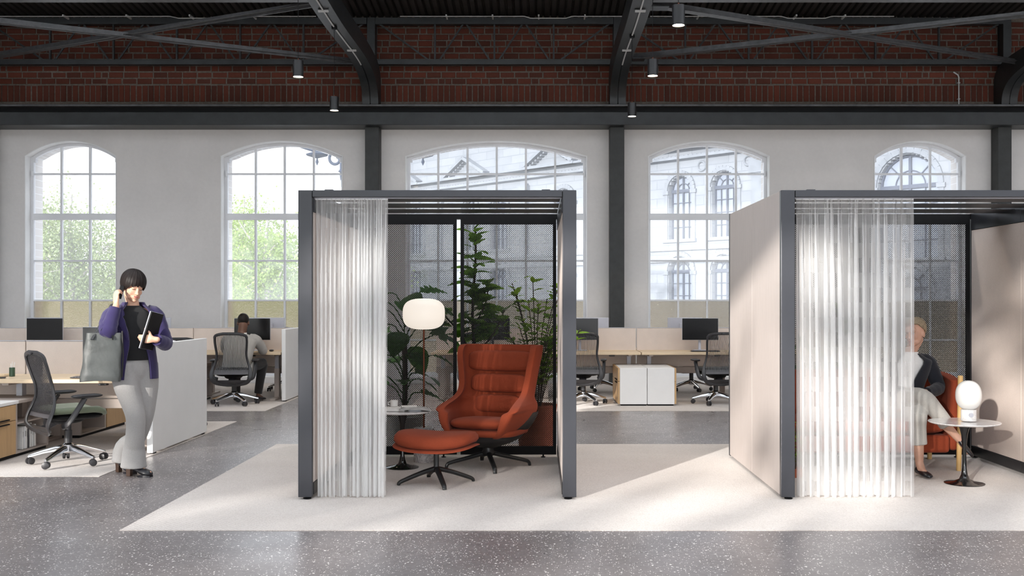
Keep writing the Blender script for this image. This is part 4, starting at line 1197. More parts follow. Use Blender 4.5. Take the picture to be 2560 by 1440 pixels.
# ------------------------------------------------------------------ sofa in the right booth
SF = thing('sofa', 'rust wool sofa with oak posts inside the right booth', 'sofa', (2.78, 9.0, .004))
def sofa_back():
    ro = []; ri = []
    W2, y0, y1 = .80, -.33, .34
    for (z, k) in ((.16, 0), (.25, .0), (.45, .01), (.62, .02), (.76, .03), (.80, .022), (.815, .0)):
        def cur(off):
            r = .16; wd = W2+k-off; b = y1+k-off; P = []
            drop = 0
            for i in range(8): P.append((-wd, y0+(b-r-y0)*i/8))
            for i in range(8): a = PI/2*i/8; P.append((-wd+r-r*math.cos(a), b-r+r*math.sin(a)))
            for i in range(11): P.append((-(wd-r)+2*(wd-r)*i/10, b))
            for i in range(1, 9): a = PI/2*(1-i/8); P.append((wd-r+r*math.cos(a), b-r+r*math.sin(a)))
            for i in range(1, 9): P.append((wd, b-r-(b-r-y0)*i/8))
            return [(x, y, z-(.05*max(0, (-y+.1)/.43)**2*(z > .6))) for x, y in P]
        ro.append(cur(0)); ri.append(cur(.10))
    return closed_shell(ro, ri)
o = sofa_back().build('back_and_arms', M['rust'], SF, True, ang=60, fix=True)
sb = o.modifiers.new('sub', 'SUBSURF'); sb.levels = 1; sb.render_levels = 2
MB().box(-.70, .70, -.36, .26, .15, .30).build('seat_base', M['rust'], SF, True, .03, 3)
for k in (-1, 1): MB().pillow((k*.345, -.06, .365), .69, .62, .14, None, .25, .5).build('seat_cushion', M['rust'], SF, ang=80)
for sx in (-1, 1):
    for yy in (-.345, .30):
        MB().tube([(sx*.775, yy, 0), (sx*.785, yy, .4), (sx*.79, yy, .80 if yy < 0 else .15), (sx*.79, yy, .805 if yy < 0 else .155)], [.020, .022, .021, .014], 14).build('post', M['oaky'], SF)

# ------------------------------------------------------------------ plants
M['fig'] = leafmat('fig_leaf', (.12, .25, .04), .5); M['monstera'] = leafmat('monstera_leaf', (.06, .15, .045), .4)
M['shrub'] = leafmat('shrub_leaf', (.19, .33, .04), .5)
def leaf_mesh(name, L, Wd, fold=.12, droop=.25, tip=1.0, mat=None, n=7, split=False):
    mb = MB(); v = []
    for i in range(n+1):
        s = i/n; wd = Wd/2*math.sin(PI*min(1, s**.8*.98+.01))**.8*(1 if tip >= 1 else 1)
        y = L*s; z = -droop*L*s*s
        if split and i % 2 == 1 and 0 < i < n: wd *= .45
        v += [(-wd, y, z+fold*wd), (0, y, z), (wd, y, z+fold*wd)]
    f = []
    for i in range(n):
        a = i*3; f += [(a, a+1, a+4, a+3), (a+1, a+2, a+5, a+4)]
    mb.add(v, f); me = mb.mesh(name, True, 80); me.materials.append(mat); return me
def pot(t, r0, r1, h, mt):
    MB().lathe([(r0*.96, 0), (r0, .005), (r1, h-.01), (r1, h), (r1-.015, h), (r1-.02, h-.04), (.001, h-.04)], 36, caps=False).build('pot', mt, t, ang=40)
    MB().lathe([(.001, h-.04), (r1-.018, h-.04)], 24).build('soil', M['soil'], t)
def orient(o, p, d, roll=0):
    d = Vector(d).normalized(); q = d.to_track_quat('Y', 'Z'); o.rotation_mode = 'QUATERNION'; o.rotation_quaternion = q @ Quaternion((0, 1, 0), roll); o.location = p
r = random.Random(21)
# fiddle-leaf fig
t = thing('fiddle_leaf_fig', 'tall fiddle-leaf fig rising behind the booth mesh', 'plant', (-.62, 9.83, .004)); pot(t, .15, .19, .36, M['ceramic'])
FM = [leaf_mesh('fig_leaf', L, W_, .15, .28, 1, M['fig']) for L, W_ in ((.24, .15), (.28, .18), (.20, .12))]
stem = smooth_path([(0, 0, .3), (.02, .0, .8), (-.01, .01, 1.3), (.02, 0, 1.8), (.02, 0, 2.1)], 4)
MB().tube(stem, [.02-.012*i/(len(stem)-1) for i in range(len(stem))], 8).build('stem', M['bark'], t)
for (p0, p1) in (((.01, 0, .9), (.30, -.02, 1.35)), ((.0, 0, .85), (-.28, .03, 1.3)), ((.01, 0, 1.2), (.14, .06, 1.62))):
    MB().tube(smooth_path([p0, tuple((a+b)/2+(.04 if i == 0 else 0) for i, (a, b) in enumerate(zip(p0, p1))), p1], 4), .008, 6).build('branch', M['bark'], t)
    for k in range(9):
        s = .35+.65*k/8; p = [a+(b-a)*s for a, b in zip(p0, p1)]; a = r.uniform(0, 2*PI)
        o = link('leaf', FM[k % 3], None, t); orient(o, p, (math.cos(a), math.sin(a)*.7, r.uniform(.1, .8)), r.uniform(-.5, .5)); o.scale = [r.uniform(.7, 1.05)]*3
for k in range(46):
    z = .95+1.17*k/45; a = k*2.4+r.uniform(-.4, .4); sc = (1.05-.35*max(0, (z-1.5)/.6))*r.uniform(.8, 1.1)
    o = link('leaf', FM[k % 3], None, t); orient(o, (.01, 0, z), (math.cos(a), math.sin(a)*.8, r.uniform(-.1, .6)+(.6 if z > 1.95 else 0)), r.uniform(-.4, .4)); o.scale = [sc]*3
# monstera
t = thing('monstera', 'dark large-leaved monstera behind the floor lamp', 'plant', (-1.28, 9.80, .004)); pot(t, .16, .20, .34, M['ceramic'])
MMh = [leaf_mesh('monstera_leaf', .34, .30, .12, .35, 1, M['monstera'], 11, True), leaf_mesh('monstera_leaf', .30, .25, .12, .4, 1, M['monstera'], 9, False)]
MB().tube([(0, 0, .3), (.01, 0, .7), (.0, 0, 1.1)], .025, 8).build('moss_pole', M['bark'], t)
for k in range(26):
    a = k*2.4; z = .5+.95*(k/25); rad = r.uniform(.14, .30); p = (math.cos(a)*rad, math.sin(a)*rad*.55, z+.12*(rad/.3))
    MB().tube(smooth_path([(0, 0, z-.12), (p[0]*.5, p[1]*.5, z+.04), p], 3), .006, 5).build('petiole', M['monstera'], t)
    o = link('leaf', MMh[k % 2], None, t); orient(o, p, (math.cos(a), math.sin(a)*.6-.25, r.uniform(-.5, .4)), r.uniform(-.5, .5)); o.scale = [r.uniform(.75, 1.1)]*3
# leafy shrub in terracotta
t = thing('leafy_shrub', 'bright leafy shrub in a terracotta pot behind the lounge chair', 'plant', (-.02, 9.86, .004)); pot(t, .16, .205, .44, M['terracotta'])
SM = [leaf_mesh('shrub_leaf', L, W_, .2, .2, 1, M['shrub'], 4) for L, W_ in ((.10, .045), (.13, .055), (.085, .04))]
cnt = 0
for b in range(19):
    a = b*2.4; L = r.uniform(.6, 1.28); sp = r.uniform(.12, .36); top = (math.cos(a)*sp*1.05, math.sin(a)*sp*.5, .42+L)
    if b >= 17: top = (.40+.03*(b-17), .05, 1.06+.09*(b-17)); a = 0
    mid = (top[0]*.4, top[1]*.4, .42+L*.55); P = smooth_path([(math.cos(a)*.04, math.sin(a)*.04, .40), mid, top], 6)
    MB().tube(P, .005, 5).build('stem', M['bark'], t)
    for k in range(18):
        i = min(len(P)-1, 4+int((len(P)-5)*k/17)); c = a+k*2.1
        o = link('leaf', SM[k % 3], None, t); orient(o, P[i], (math.cos(c), math.sin(c), r.uniform(.0, .9)), r.uniform(-.5, .5)); o.scale = [r.uniform(.8, 1.25)]*3; cnt += 1
# small plant in a pale pot seen through the left curtain
t = thing('small_potted_plant', 'small leafy plant in a tan pot seen through the left curtain', 'plant', (-1.86, 9.84, .004)); pot(t, .11, .14, .14, M['terracotta'])
for b in range(9):
    a = b*2.4; top = (math.cos(a)*.16, math.sin(a)*.12, .14+r.uniform(.35, .75)); P = smooth_path([(0, 0, .1), (top[0]*.5, top[1]*.5, top[2]*.6), top], 5)
    MB().tube(P, .004, 5).build('stem', M['bark'], t)
    for k in range(9):
        i = min(len(P)-1, 3+int((len(P)-4)*k/8)); c = a+k*2.2
        o = link('leaf', SM[k % 3], None, t); orient(o, P[i], (math.cos(c), math.sin(c), r.uniform(0, .8)), r.uniform(-.5, .5)); o.scale = [r.uniform(.8, 1.1)]*3

# plants behind the right booth and a low one before the sofa
for src, loc, rz, sc, lb in (('monstera', (2.36, 9.86, .004), 1.2, .72, 'large-leaved plant behind the mesh at the left of the right booth'),
                             ('fiddle_leaf_fig', (2.88, 9.86, .004), 2.0, .66, 'fig plant dimly seen through the right curtain and mesh'),
                             ('small_potted_plant', (2.10, 8.36, .004), .5, .52, 'low leafy plant behind the right curtain before the sofa')):
    o = dup(bpy.data.objects[src], loc, rz, lb); o.scale = (sc, sc, sc)
# ------------------------------------------------------------------ outside: ground, trees, stone building, street lamp
struct(MB().box(-120, 120, 18.5, 160, -.5, -.3).build('ground', simple('pale_paving', (.42, .41, .40), .9, nscale=.6, var=.15), None, False))
struct(MB().box(-80, 80, -60, -6.4, -.5, -.3).build('ground_front', simple('pale_paving_front', (.42, .41, .40), .9, nscale=.6, var=.15), None, False))
M['tree'] = leafmat('tree_leaves', (.22, .30, .10), .4, .6); M['tree2'] = leafmat('tree_leaves_grey', (.22, .27, .15), .4, .6)
M['trunk'] = simple('tree_bark', (.30, .28, .26), .9, nscale=6, var=.3, bump=.4)
def tree(lb, x, y, h, cr, mat_, n, seed, lo=.35, leaf=.105, grp='trees outside the windows', sparse=0):
    r = random.Random(seed); t = thing('tree', lb, 'tree', (x, y, -.3), group=grp)
    br = MB(); tips = []
    br.tube(smooth_path([(0, 0, 0), (.1, 0, h*.25), (-.05, .1, h*.5), (.1, 0, h*.8)], 4), [.22*h/8*(1-.8*i/12) for i in range(13)], 8)
    for k in range(13):
        a = k*2.4+r.uniform(-.3, .3); z0 = h*(lo*.7+.45*k/13); L = cr*r.uniform(.6, 1.0)*(1.05-.5*k/13)
        p1 = (math.cos(a)*L*.55, math.sin(a)*L*.55, z0+h*.12); p2 = (math.cos(a)*L, math.sin(a)*L, z0+h*r.uniform(.14, .26))
        P = smooth_path([(0, 0, z0), p1, p2], 4); br.tube(P, [.07*h/8*(1-.75*i/(len(P)-1)) for i in range(len(P))], 5); tips += P[2:]
        for q in range(2):
            s = P[r.randint(3, len(P)-1)]; e = tuple(c+r.uniform(-1, 1)*cr*.3 for c in s); br.tube([s, e], [.025*h/8, .008], 4); tips.append(e)
    br.build('trunk', M['trunk'], t)
    lf = MB()
    blobs = [Vector(p)+Vector((r.gauss(0, 1), r.gauss(0, 1), r.gauss(0, .8)))*cr*.12 for p in tips]
    for k in range(n):
        c = r.choice(blobs); p = c+Vector((r.gauss(0, 1), r.gauss(0, 1), r.gauss(0, .8)))*cr*.15
        if p.z < h*lo*.75: continue
        q = Quaternion((r.gauss(0, 1), r.gauss(0, 1), r.gauss(0, 1), r.gauss(0, 1))).normalized(); s = leaf*r.uniform(.5, 1.2)
        lf.add([p+q@Vector(v) for v in ((-s*.3, -s*.5, 0), (s*.3, -s*.5, 0), (s*.42, 0, s*.08), (0, s*.6, 0), (-s*.42, 0, s*.08))], [(0, 1, 2, 3, 4)])
    o = lf.build('foliage', mat_, t, False); o['kind'] = 'stuff'
tree('pale green tree filling the left part of the leftmost window', -24.6, 47, 8.2, 4.2, M['tree2'], 21000, 1, .12)
tree('tree with branching trunk right in the leftmost window', -20.6, 45, 8.0, 3.6, M['tree2'], 17000, 2, .14)
tree('bright green tree left in the second window', -13.3, 46, 7.9, 3.2, M['tree'], 14000, 3, .16)
tree('slim bright tree in the middle of the second window', -10.9, 41, 6.8, 2.0, M['tree'], 8500, 4, .12)
tree('tree at the right side of the second window, behind the booth post', -9.4, 50, 7.2, 2.6, M['tree'], 9500, 5, .14)
tree('broad dull tree far behind the left windows', -23, 68, 8.8, 5.0, M['tree2'], 9000, 6, .08, .2)
for k in range(5):
    tree(['low far hedge tree, first from the left', 'low far hedge tree, second from the left', 'low far hedge tree, third from the left', 'low far hedge tree, fourth from the left', 'low far hedge tree, fifth from the left'][k], -36+k*4.6, 76, 5.2, 4.0, M['tree2'], 4500, 20+k, .02, .22)
# trees on the sun side of the hall: they dapple the light
for k, (x, y, h, cr, n) in enumerate(((-13.6, -13, 8.8, 3.6, 210), (-8.6, -14, 9.2, 3.4, 190), (-19.0, -13.5, 9.2, 3.6, 210))):
    tree(['tree on the sunny street side, middle', 'tree on the sunny street side, nearest the entrance', 'tree on the sunny street side, farthest left'][k], x, y, h, cr, M['tree'], n, 40+k, .35, .62, 'street trees on the sunny side')

# stone building seen obliquely: wall runs along s, receding to the left
BD = thing('stone_building', 'pale classical stone building with arched windows outside', 'building', (6.24, 45, -.3), math.atan2(-.724, .69))
def stonemat():
    t = NT('pale_stone'); v = t.coord('Object', (1, 1, 1), (PI/2, 0, 0))
    b = t.n('ShaderNodeTexBrick'); t.l(v, b.inputs['Vector']); b.inputs['Scale'].default_value = 1.0; b.inputs['Brick Width'].default_value = 1.3; b.inputs['Row Height'].default_value = .42
    b.inputs['Mortar Size'].default_value = .018; b.inputs['Color1'].default_value = (.19, .205, .23, 1); b.inputs['Color2'].default_value = (.23, .245, .27, 1); b.inputs['Mortar'].default_value = (.13, .145, .17, 1)
    n = t.noise(t.coord('Object'), 1.5, 5)
    c = t.mix(.3, b.outputs['Color'], t.ramp(n, [(.3, (.16, .175, .20)), (.7, (.24, .255, .28))]))
    return t.done(t.principled(c, .9))
M['stone'] = stonemat(); M['trimstone'] = simple('carved_stone', (.18, .195, .22), .9, nscale=2, var=.15)
M['darkframe'] = simple('blue_grey_window_frame', (.04, .05, .08), .5, var=.1); M['farglass'] = simple('far_window_glass', (.22, .25, .31), .12, .0, var=.08, nscale=.8)
S0, S1, HB = -27.0, 24.0, 14.0
ZG = .3
wins = []        # (s, width, z0, zspring)
for s_ in (-21.6, -19.2, -14.4, -12.0, -7.2, -4.8, 0, 2.35, 5.6):
    wins += [(s_, 1.25, 4.15+ZG, 6.3+ZG), (s_, 1.25, .6+ZG, 2.75+ZG)]
wins += [(10.5, 2.3, 3.0+ZG, 5.65+ZG), (10.5, 1.6, -.2+ZG, 1.9+ZG), (15.5, 2.3, 3.0+ZG, 5.65+ZG), (20, 2.3, 3.0+ZG, 5.65+ZG), (13.4, 1.0, 3.0+ZG, 5.4+ZG)]
MB().box(S0, S1, .35, 8, 0, HB).build('wall', M['stone'], BD, False)
# wall skin with arched holes: vertical strips
skin = MB(); cuts = sorted(set([S0, S1]+[w_[0]-w_[1]/2 for w_ in wins]+[w_[0]+w_[1]/2 for w_ in wins]))
for a, b in zip(cuts, cuts[1:]):
    m = (a+b)/2; col = sorted([w_ for w_ in wins if abs(w_[0]-m) < w_[1]/2], key=lambda q: q[2]); z = 0
    for (s_, wd, z0, zs) in col:
        if abs((s_-wd/2)-a) > .01 or abs((s_+wd/2)-b) > .01:
            z = z; 
        skin.box(a, b, 0, .35, z, max(z0, z+.001))
        R = wd/2; N = 10; nxt = zs+R
        for i in range(N):
            xa = a+(b-a)*i/N; xb = a+(b-a)*(i+1)/N; xm = (xa+xb)/2; zz = zs+math.sqrt(max(0, R*R-(xm-s_)**2))
            skin.box(xa, xb, 0, .35, zz, nxt+.001)
        z = nxt
    skin.box(a, b, 0, .35, z, HB)
skin.build('facade', M['stone'], BD, False)
for (s_, wd, z0, zs) in wins:
    R = wd/2; W_ = MB().add([], [])
    # arched glass
    poly = [(s_-R, z0), (s_+R, z0)]+[(s_+R*math.cos(PI*i/14), zs+R*math.sin(PI*i/14)) for i in range(15)]
    g = MB(); n = len(poly); g.add([(x, .30, z) for x, z in poly]+[(x, .32, z) for x, z in poly], [tuple(range(n)), tuple(reversed(range(n, 2*n)))])
    pane = g.build('window', M['farglass'], BD, False)
    f = MB(); q = .045*(1 if wd < 1.8 else 1.5)
    f.box(s_-R, s_-R+q, .2, .3, z0, zs).box(s_+R-q, s_+R, .2, .3, z0, zs).box(s_-q*.7, s_+q*.7, .2, .3, z0, zs+R).box(s_-R, s_+R, .18, .3, zs-.09, zs+.05)
    for k in (-1, 1): f.box(s_+k*R*.5-.012, s_+k*R*.5+.012, .22, .3, z0, zs)
    for k in range(1, 4): f.box(s_-R, s_+R, .22, .3, z0+(zs-z0)*k/4-.012, z0+(zs-z0)*k/4+.012)
    for i in range(14):
        a0, a1 = PI*i/14, PI*(i+1)/14
        f.bar((s_+(R-q/2)*math.cos(a0), .25, zs+(R-q/2)*math.sin(a0)), (s_+(R-q/2)*math.cos(a1), .25, zs+(R-q/2)*math.sin(a1)), .1, q)
        f.bar((s_+R*.5*math.cos(a0), .25, zs+R*.5*math.sin(a0)), (s_+R*.5*math.cos(a1), .25, zs+R*.5*math.sin(a1)), .05, .03)
    for a0 in (PI*.25, PI*.75): f.bar((s_+R*.5*math.cos(a0), .25, zs+R*.5*math.sin(a0)), (s_+R*math.cos(a0), .25, zs+R*math.sin(a0)), .05, .03)
    f.build('window_frame', M['darkframe'], pane, False)
    sr = MB()
    for i in range(14):
        a0, a1 = PI*i/14, PI*(i+1)/14; rr2 = R+.14
        sr.bar((s_+rr2*math.cos(a0), -.04, zs+rr2*math.sin(a0)), (s_+rr2*math.cos(a1), -.04, zs+rr2*math.sin(a1)), .1, .2)
    for k in (-1, 1): sr.box(s_+k*(R+.14)-.16, s_+k*(R+.14)+.16, -.1, .02, zs-.16, zs).box(s_+k*(R+.14)-.1, s_+k*(R+.14)+.1, -.05, .02, z0, zs-.16)
    sr.box(s_-R-.3, s_+R+.3, -.14, .05, z0-.14, z0)
    sr.build('window_surround', M['trimstone'], BD, False)
# string courses, cornice with dentils, pediments, pilasters
for (z0, z1, d) in ((3.45, 3.62, .22), (3.95, 4.05, .15), (7.93, 8.05, .3), (8.05+ZG, 8.15+ZG, .42), (11.6, 11.9, .5)):
    MB().box(S0, 8.4, -d, .05, z0, z1).build('string_course', M['trimstone'], BD, False)
den = MB()
for k in range(150):
    x = S0+k*.235
    den.box(x, x+.12, -.25, 0, 7.78+ZG, 7.93+ZG-.28)
den.build('dentils', M['trimstone'], BD, False)['kind'] = 'stuff'
for s_ in (-20.4, -14.55, -8.03):
    pd = MB(); hw = 1.75; zb = 8.13+ZG; zp = 9.15+ZG
    for k in (-1, 1):
        pd.bar((s_+k*hw, -.2, zb+.08), (s_, -.2, zp), .5, .16)
        for j in range(1, 9): pd.xbox(Matrix.Translation((s_+k*hw*(1-j/9), -.12, zb+(zp-zb)*j/9-.10)), .11, .25, .12)
    pd.box(s_-hw-.1, s_+hw+.1, -.45, .05, zb-.08, zb+.06)
    pd.build('pediment', M['trimstone'], BD, False)
for s_ in (-24, -17, -10, -2.4, 4.1, 7.9, 12.4, 14.6, 18):
    MB().box(s_-.28, s_+.28, -.16, .05, 0 if s_ > 7 else 4.05, 7.7).box(s_-.36, s_+.36, -.22, .05, 7.0, 7.6).build('pilaster', M['trimstone'], BD, False)
for s_ in (1.2, 3.6):
    MB().tube([(s_+.2*math.cos(2*PI*k/16), -.04, 7.25+ZG+.2*math.sin(2*PI*k/16)) for k in range(17)], .05, 6, False).build('wreath', M['trimstone'], BD)
for k in range(5): MB().box(S0, S0+1.0-.3*(k % 2), -.06, .05, 4.4+k*1.5, 5.1+k*1.5).build('quoin', M['trimstone'], BD, False)

# wrought-iron lantern post standing outside behind the left column
SL = thing('street_lantern', 'blue-grey wrought-iron lantern with scrolls outside the second window', 'lantern', (WX(925, 30), 30, -.3))
M['iron'] = simple('blue_grey_iron', (.025, .04, .075), .6, .0, var=.1)
MB().tube([(0, 0, 0), (0, 0, 6.2)], [.10, .06], 12).build('post', M['iron'], SL)
for k in (-1, 1):
    zc = WZ(398, 30)+.3; xc = k*1.0
    P = [(xc-k*(.27-.008*i)*math.cos(.3*i), 0, zc+(.27-.008*i)*math.sin(.3*i)) for i in range(27)]
    MB().tube(smooth_path(P, 2), .045, 8).build('scroll', M['iron'], SL)
    MB().tube([(0, 0, zc+.55), (k*1.6, 0, zc+.30)], .05, 8).build('arm', M['iron'], SL)
    MB().lathe([(.01, zc-.62), (.035, zc-.45), (.02, zc-.4), (.08, zc-.36), (.03, zc-.3), (.03, zc+.1), (.09, zc+.12), (.03, zc+.16), (.02, zc+.3)], 12, (k*.86, 0, 0)).build('finial', M['iron'], SL)
    MB().lathe([(.01, zc-.30), (.05, zc-.2), (.02, zc-.1), (.30, zc-.02), (.33, zc+.02), (.05, zc+.12)], 14, (k*1.55, 0, .12)).build('lantern_cap', M['iron'], SL)
    MB().tube([(k*1.55, 0, zc+.2), (k*2.0, 0, zc+.42)], [.03, .10], 8).build('arm_tip', M['iron'], SL)
# ------------------------------------------------------------------ people
def skinmat(name, col):
    t = NT(name); v = t.coord(); n = t.noise(v, 14, 4)
    c = t.ramp(n, [(.3, tuple(x*.9 for x in col)), (.7, tuple(min(1, x*1.08) for x in col))])
    p = t.principled(c, .48, 0, None, .4); p.inputs['Subsurface Weight'].default_value = .12; p.inputs['Subsurface Radius'].default_value = (.012, .005, .003); p.inputs['Subsurface Scale'].default_value = .5
    return t.done(p)
def hairmat(name, col, sc=(60, 60, 4)):
    t = NT(name); v = t.coord('Object', sc); n = t.noise(v, 3, 4)
    c = t.ramp(n, [(.3, tuple(x*.5 for x in col)), (.7, tuple(x*1.6 for x in col))])
    return t.done(t.principled(c, .5, 0, t.bump(n, .35, .004), .22))
M['skinA'] = skinmat('skin_light', (.62, .36, .25)); M['skinB'] = skinmat('skin_deep', (.13, .062, .038)); M['skinC'] = skinmat('skin_fair', (.58, .34, .25))
M['hairA'] = hairmat('dark_brown_hair', (.010, .006, .005)); M['hairB'] = hairmat('cropped_black_hair', (.012, .009, .008), (90, 90, 90)); M['hairC'] = hairmat('ash_blond_hair', (.28, .22, .15))
M['navy'] = fabric('violet_navy_suiting', (.030, .022, .082), 500, .2, .12); M['tee'] = fabric('black_knit', (.010, .010, .011), 500, .15, .1)
M['trous'] = fabric('light_grey_suiting', (.33, .32, .315), 500, .2, .06); M['greyjkt'] = fabric('warm_grey_suiting', (.36, .34, .315), 500, .2, .07)
M['ink'] = fabric('ink_suiting', (.018, .020, .028), 500, .15, .1); M['shirt'] = fabric('white_cotton', (.80, .79, .78), 500, .1, .03)
M['blacktr'] = fabric('black_trousers', (.014, .013, .014), 500, .15, .1); M['cream'] = fabric('cream_suiting', (.44, .42, .39), 500, .15, .05)
M['shoe'] = simple('black_leather', (.012, .012, .016), .35, var=.1); M['lip'] = simple('lips', (.42, .13, .11), .4, var=.05)
M['eyewhite'] = simple('eye_white', (.7, .68, .66), .2, var=0); M['iris'] = simple('iris', (.04, .025, .015), .2, var=0)
M['tote'] = simple('grey_coated_canvas', srgb(74, 77, 76), .5, 0, nscale=5, var=.14, bump=.35, bscale=9, dist=.02)
M['strap'] = simple('black_strap', (.02, .02, .021), .5, var=.1); M['heel'] = simple('stacked_heel', (.05, .025, .015), .4, var=.2)

def frame(F, U=(0, 0, 1)):
    F = Vector(F).normalized(); U = Vector(U); U = (U-F*U.dot(F)).normalized(); X = U.cross(F)
    return Matrix(((X.x, -F.x, U.x), (X.y, -F.y, U.y), (X.z, -F.z, U.z)))
def head(mb, C, R, k=1.0):
    C = Vector(C)
    def e(c, r): mb.ell(C+R@(Vector(c)*k), tuple(q*k for q in r), R, 18, 12)
    e((0, .015, .035), (.073, .092, .083)); e((0, -.018, -.02), (.064, .072, .09)); e((0, -.03, -.06), (.052, .056, .05))
    e((0, -.066, -.098), (.024, .02, .017)); e((0, -.076, .035), (.05, .02, .035))
    for s in (-1, 1):
        e((s*.034, -.062, -.03), (.022, .018, .022)); e((s*.075, .008, -.012), (.009, .018, .03)); e((s*.036, -.035, -.072), (.018, .034, .022))
        e((s*.009, -.098, -.036), (.008, .009, .007)); e((s*.03, -.082, .025), (.02, .008, .008)); e((s*.03, -.078, .006), (.016, .010, .010))
    e((0, -.092, -.012), (.008, .013, .028)); e((0, -.103, -.034), (.010, .013, .010)); e((0, -.084, -.066), (.026, .012, .016))
def face(parent, C, R, k=1.0, browm=None, closed=False, tint=None):
    C = Vector(C)
    def E(name, c, r, m):
        mb = MB(); mb.ell(C+R@(Vector(c)*k), tuple(q*k for q in r), R, 12, 8); return mb.build(name, m, parent)
    for s in (-1, 1):
        if not closed:
            ey = E('eye', (s*.030, -.0825, .006), (.0125, .006, .0055), M['eyewhite'])
            mb = MB(); mb.ell(C+R@(Vector((s*.030, -.0875, .005))*k), tuple(q*k for q in (.0055, .0025, .005)), R, 10, 6); mb.build('iris', M['iris'], ey)
        lash = [C+R@(Vector((s*.030+s*q*.016, -.0885+.004*q*q, .008+.004*(1-q*q)*(-1 if closed else 1)-(.006 if closed else 0)))*k) for q in (-1, -.5, 0, .5, 1)]
        MB().tube(lash, .0016*k, 5).build('eyelash', M['iris'], parent)
        brow = [C+R@(Vector((s*.030+s*q*.02, -.090+.006*q*q, .027+.004*(1-q*q)))*k) for q in (-1, -.5, 0, .5, 1)]
        MB().tube(brow, [.0018*k, .003*k, .003*k, .0025*k, .001*k], 6).build('eyebrow', browm or M['iris'], parent)
    up = [C+R@(Vector((q*.024, -.0965+.010*q*q, -.060+.004*abs(q)))*k) for q in (-1, -.6, -.2, .2, .6, 1)]
    lo = [C+R@(Vector((q*.022, -.0955+.010*q*q, -.0675+.007*abs(q)))*k) for q in (-1, -.6, -.2, .2, .6, 1)]
    MB().tube(up, [.001, .0034, .0042, .0042, .0034, .001], 6).build('upper_lip', M['lip'], parent); MB().tube(lo, [.001, .004, .005, .005, .004, .001], 6).build('lower_lip', M['lip'], parent)
def hair(parent, C, R, lim, mat_, k=1.0, thick=.012, tuft=.004, name='hair', seed=1, nA=96, nT=22, sz=(.083, .102, .094), off=(0, .014, .036)):
    """cap of hair from the crown down to elevation lim(azimuth); azimuth 0 = face"""
    C = Vector(C); rn = random.Random(seed); ph = [rn.uniform(0, 6.28) for _ in range(4)]
    out = []; inn = []
    for j in range(nT+1):
        ro = []; rI = []
        for i in range(nA):
            az = 2*PI*i/nA; el = PI/2-.001+(lim(az)-PI/2)*j/nT
            q = 1+tuft*10*(.35*math.sin(az*23+ph[0]+j*.12)+.25*math.sin(az*41+ph[1]-j*.2)+.4*math.sin(az*9+ph[2]))*min(1, j/6)
            d = Vector((math.sin(az)*math.cos(el), -math.cos(az)*math.cos(el), math.sin(el)))
            bul = 1+.05*max(0, math.sin(el*1.5))
            p = Vector((d.x*sz[0], d.y*sz[1], d.z*sz[2]))*q*bul+Vector(off)
            p2 = Vector((d.x*(sz[0]-thick), d.y*(sz[1]-thick), d.z*(sz[2]-thick)))+Vector(off)
            ro.append(C+R@(p*k)); rI.append(C+R@(p2*k))
        out.append(ro); inn.append(rI)
    mb = MB(); mb.loft(out+inn[::-1], True, False); return mb.build(name, mat_, parent, True, ang=60)
def hand(mb, W, d, n, side, curl=.5, k=1.0, spread=.0, thumb=(.75, .6, .25)):
    """W wrist, d along the hand, n where the palm faces, side +1/-1: thumb = side * (d x n)"""
    W = Vector(W); d = Vector(d).normalized(); n = Vector(n); n = (n-d*n.dot(d)).normalized(); s = d.cross(n)*side
    mb.chain([W-d*.03*k, W, W+d*.02*k], [.023*k, .022*k, .024*k])
    offs = (.028, .0095, -.0095, -.027); lens = (.070, .078, .072, .056); rad = (.0088, .0092, .0088, .0078)
    for o_, L, r_ in zip(offs, lens, rad):
        b = W+d*(.088-.006*abs(o_-.01)/.02)*k+s*o_*k
        mb.chain([W+d*.012*k+s*o_*.55*k, W+d*.05*k+s*o_*.9*k, b], [.015*k, .014*k, .0105*k], 10)
        p = b; pts = [p]; ang = 0; cl = curl if isinstance(curl, (int, float)) else curl[offs.index(o_)]
        for q, inc in ((.45, .55), (.32, .95), (.23, .7)):
            ang += inc*cl*1.2; dd = (d*math.cos(ang)+n*math.sin(ang)+s*spread*o_*8).normalized(); p = p+dd*L*q*k; pts.append(p)
        mb.chain(pts, [r_*k*1.08, r_*k, r_*.92*k, r_*.74*k], 10)
    tb = W+d*.026*k+s*.026*k; td = (s*thumb[0]+d*thumb[1]+n*thumb[2]).normalized(); td2 = (td*.7+d*.7+n*.1).normalized()
    mb.chain([W+d*.012*k+s*.014*k, tb, tb+td*.032*k, tb+td*.032*k+td2*.03*k, tb+td*.032*k+td2*.052*k], [.016*k, .0145*k, .0115*k, .0102*k, .0078*k], 10)
def ringpts(c, a, b, f, l, n=40, e=.85, g=0):
    """closed (g=0) or open ring around c; angle 0 at the front f; l points to the person's left"""
    P = []
    for i in range(n+(1 if g else 0)):
        th = (2*PI*i/n) if not g else g+(2*PI-2*g)*i/n
        cs, sn = math.cos(th), math.sin(th)
        cs = math.copysign(abs(cs)**e, cs); sn = math.copysign(abs(sn)**e, sn)
        P.append(Vector(c)+f*b*cs+l*a*sn)
    return P
def interp_rows(rows, k=3):
    return smooth_path([tuple(r) for r in rows], k)
def body_loft(rows, f, l, n=40, e=.85):
    """rows: (x,y,z,a,b)"""
    R = [ringpts(r[:3], r[3], r[4], f, l, n, e) for r in interp_rows(rows)]
    return MB().loft(R)
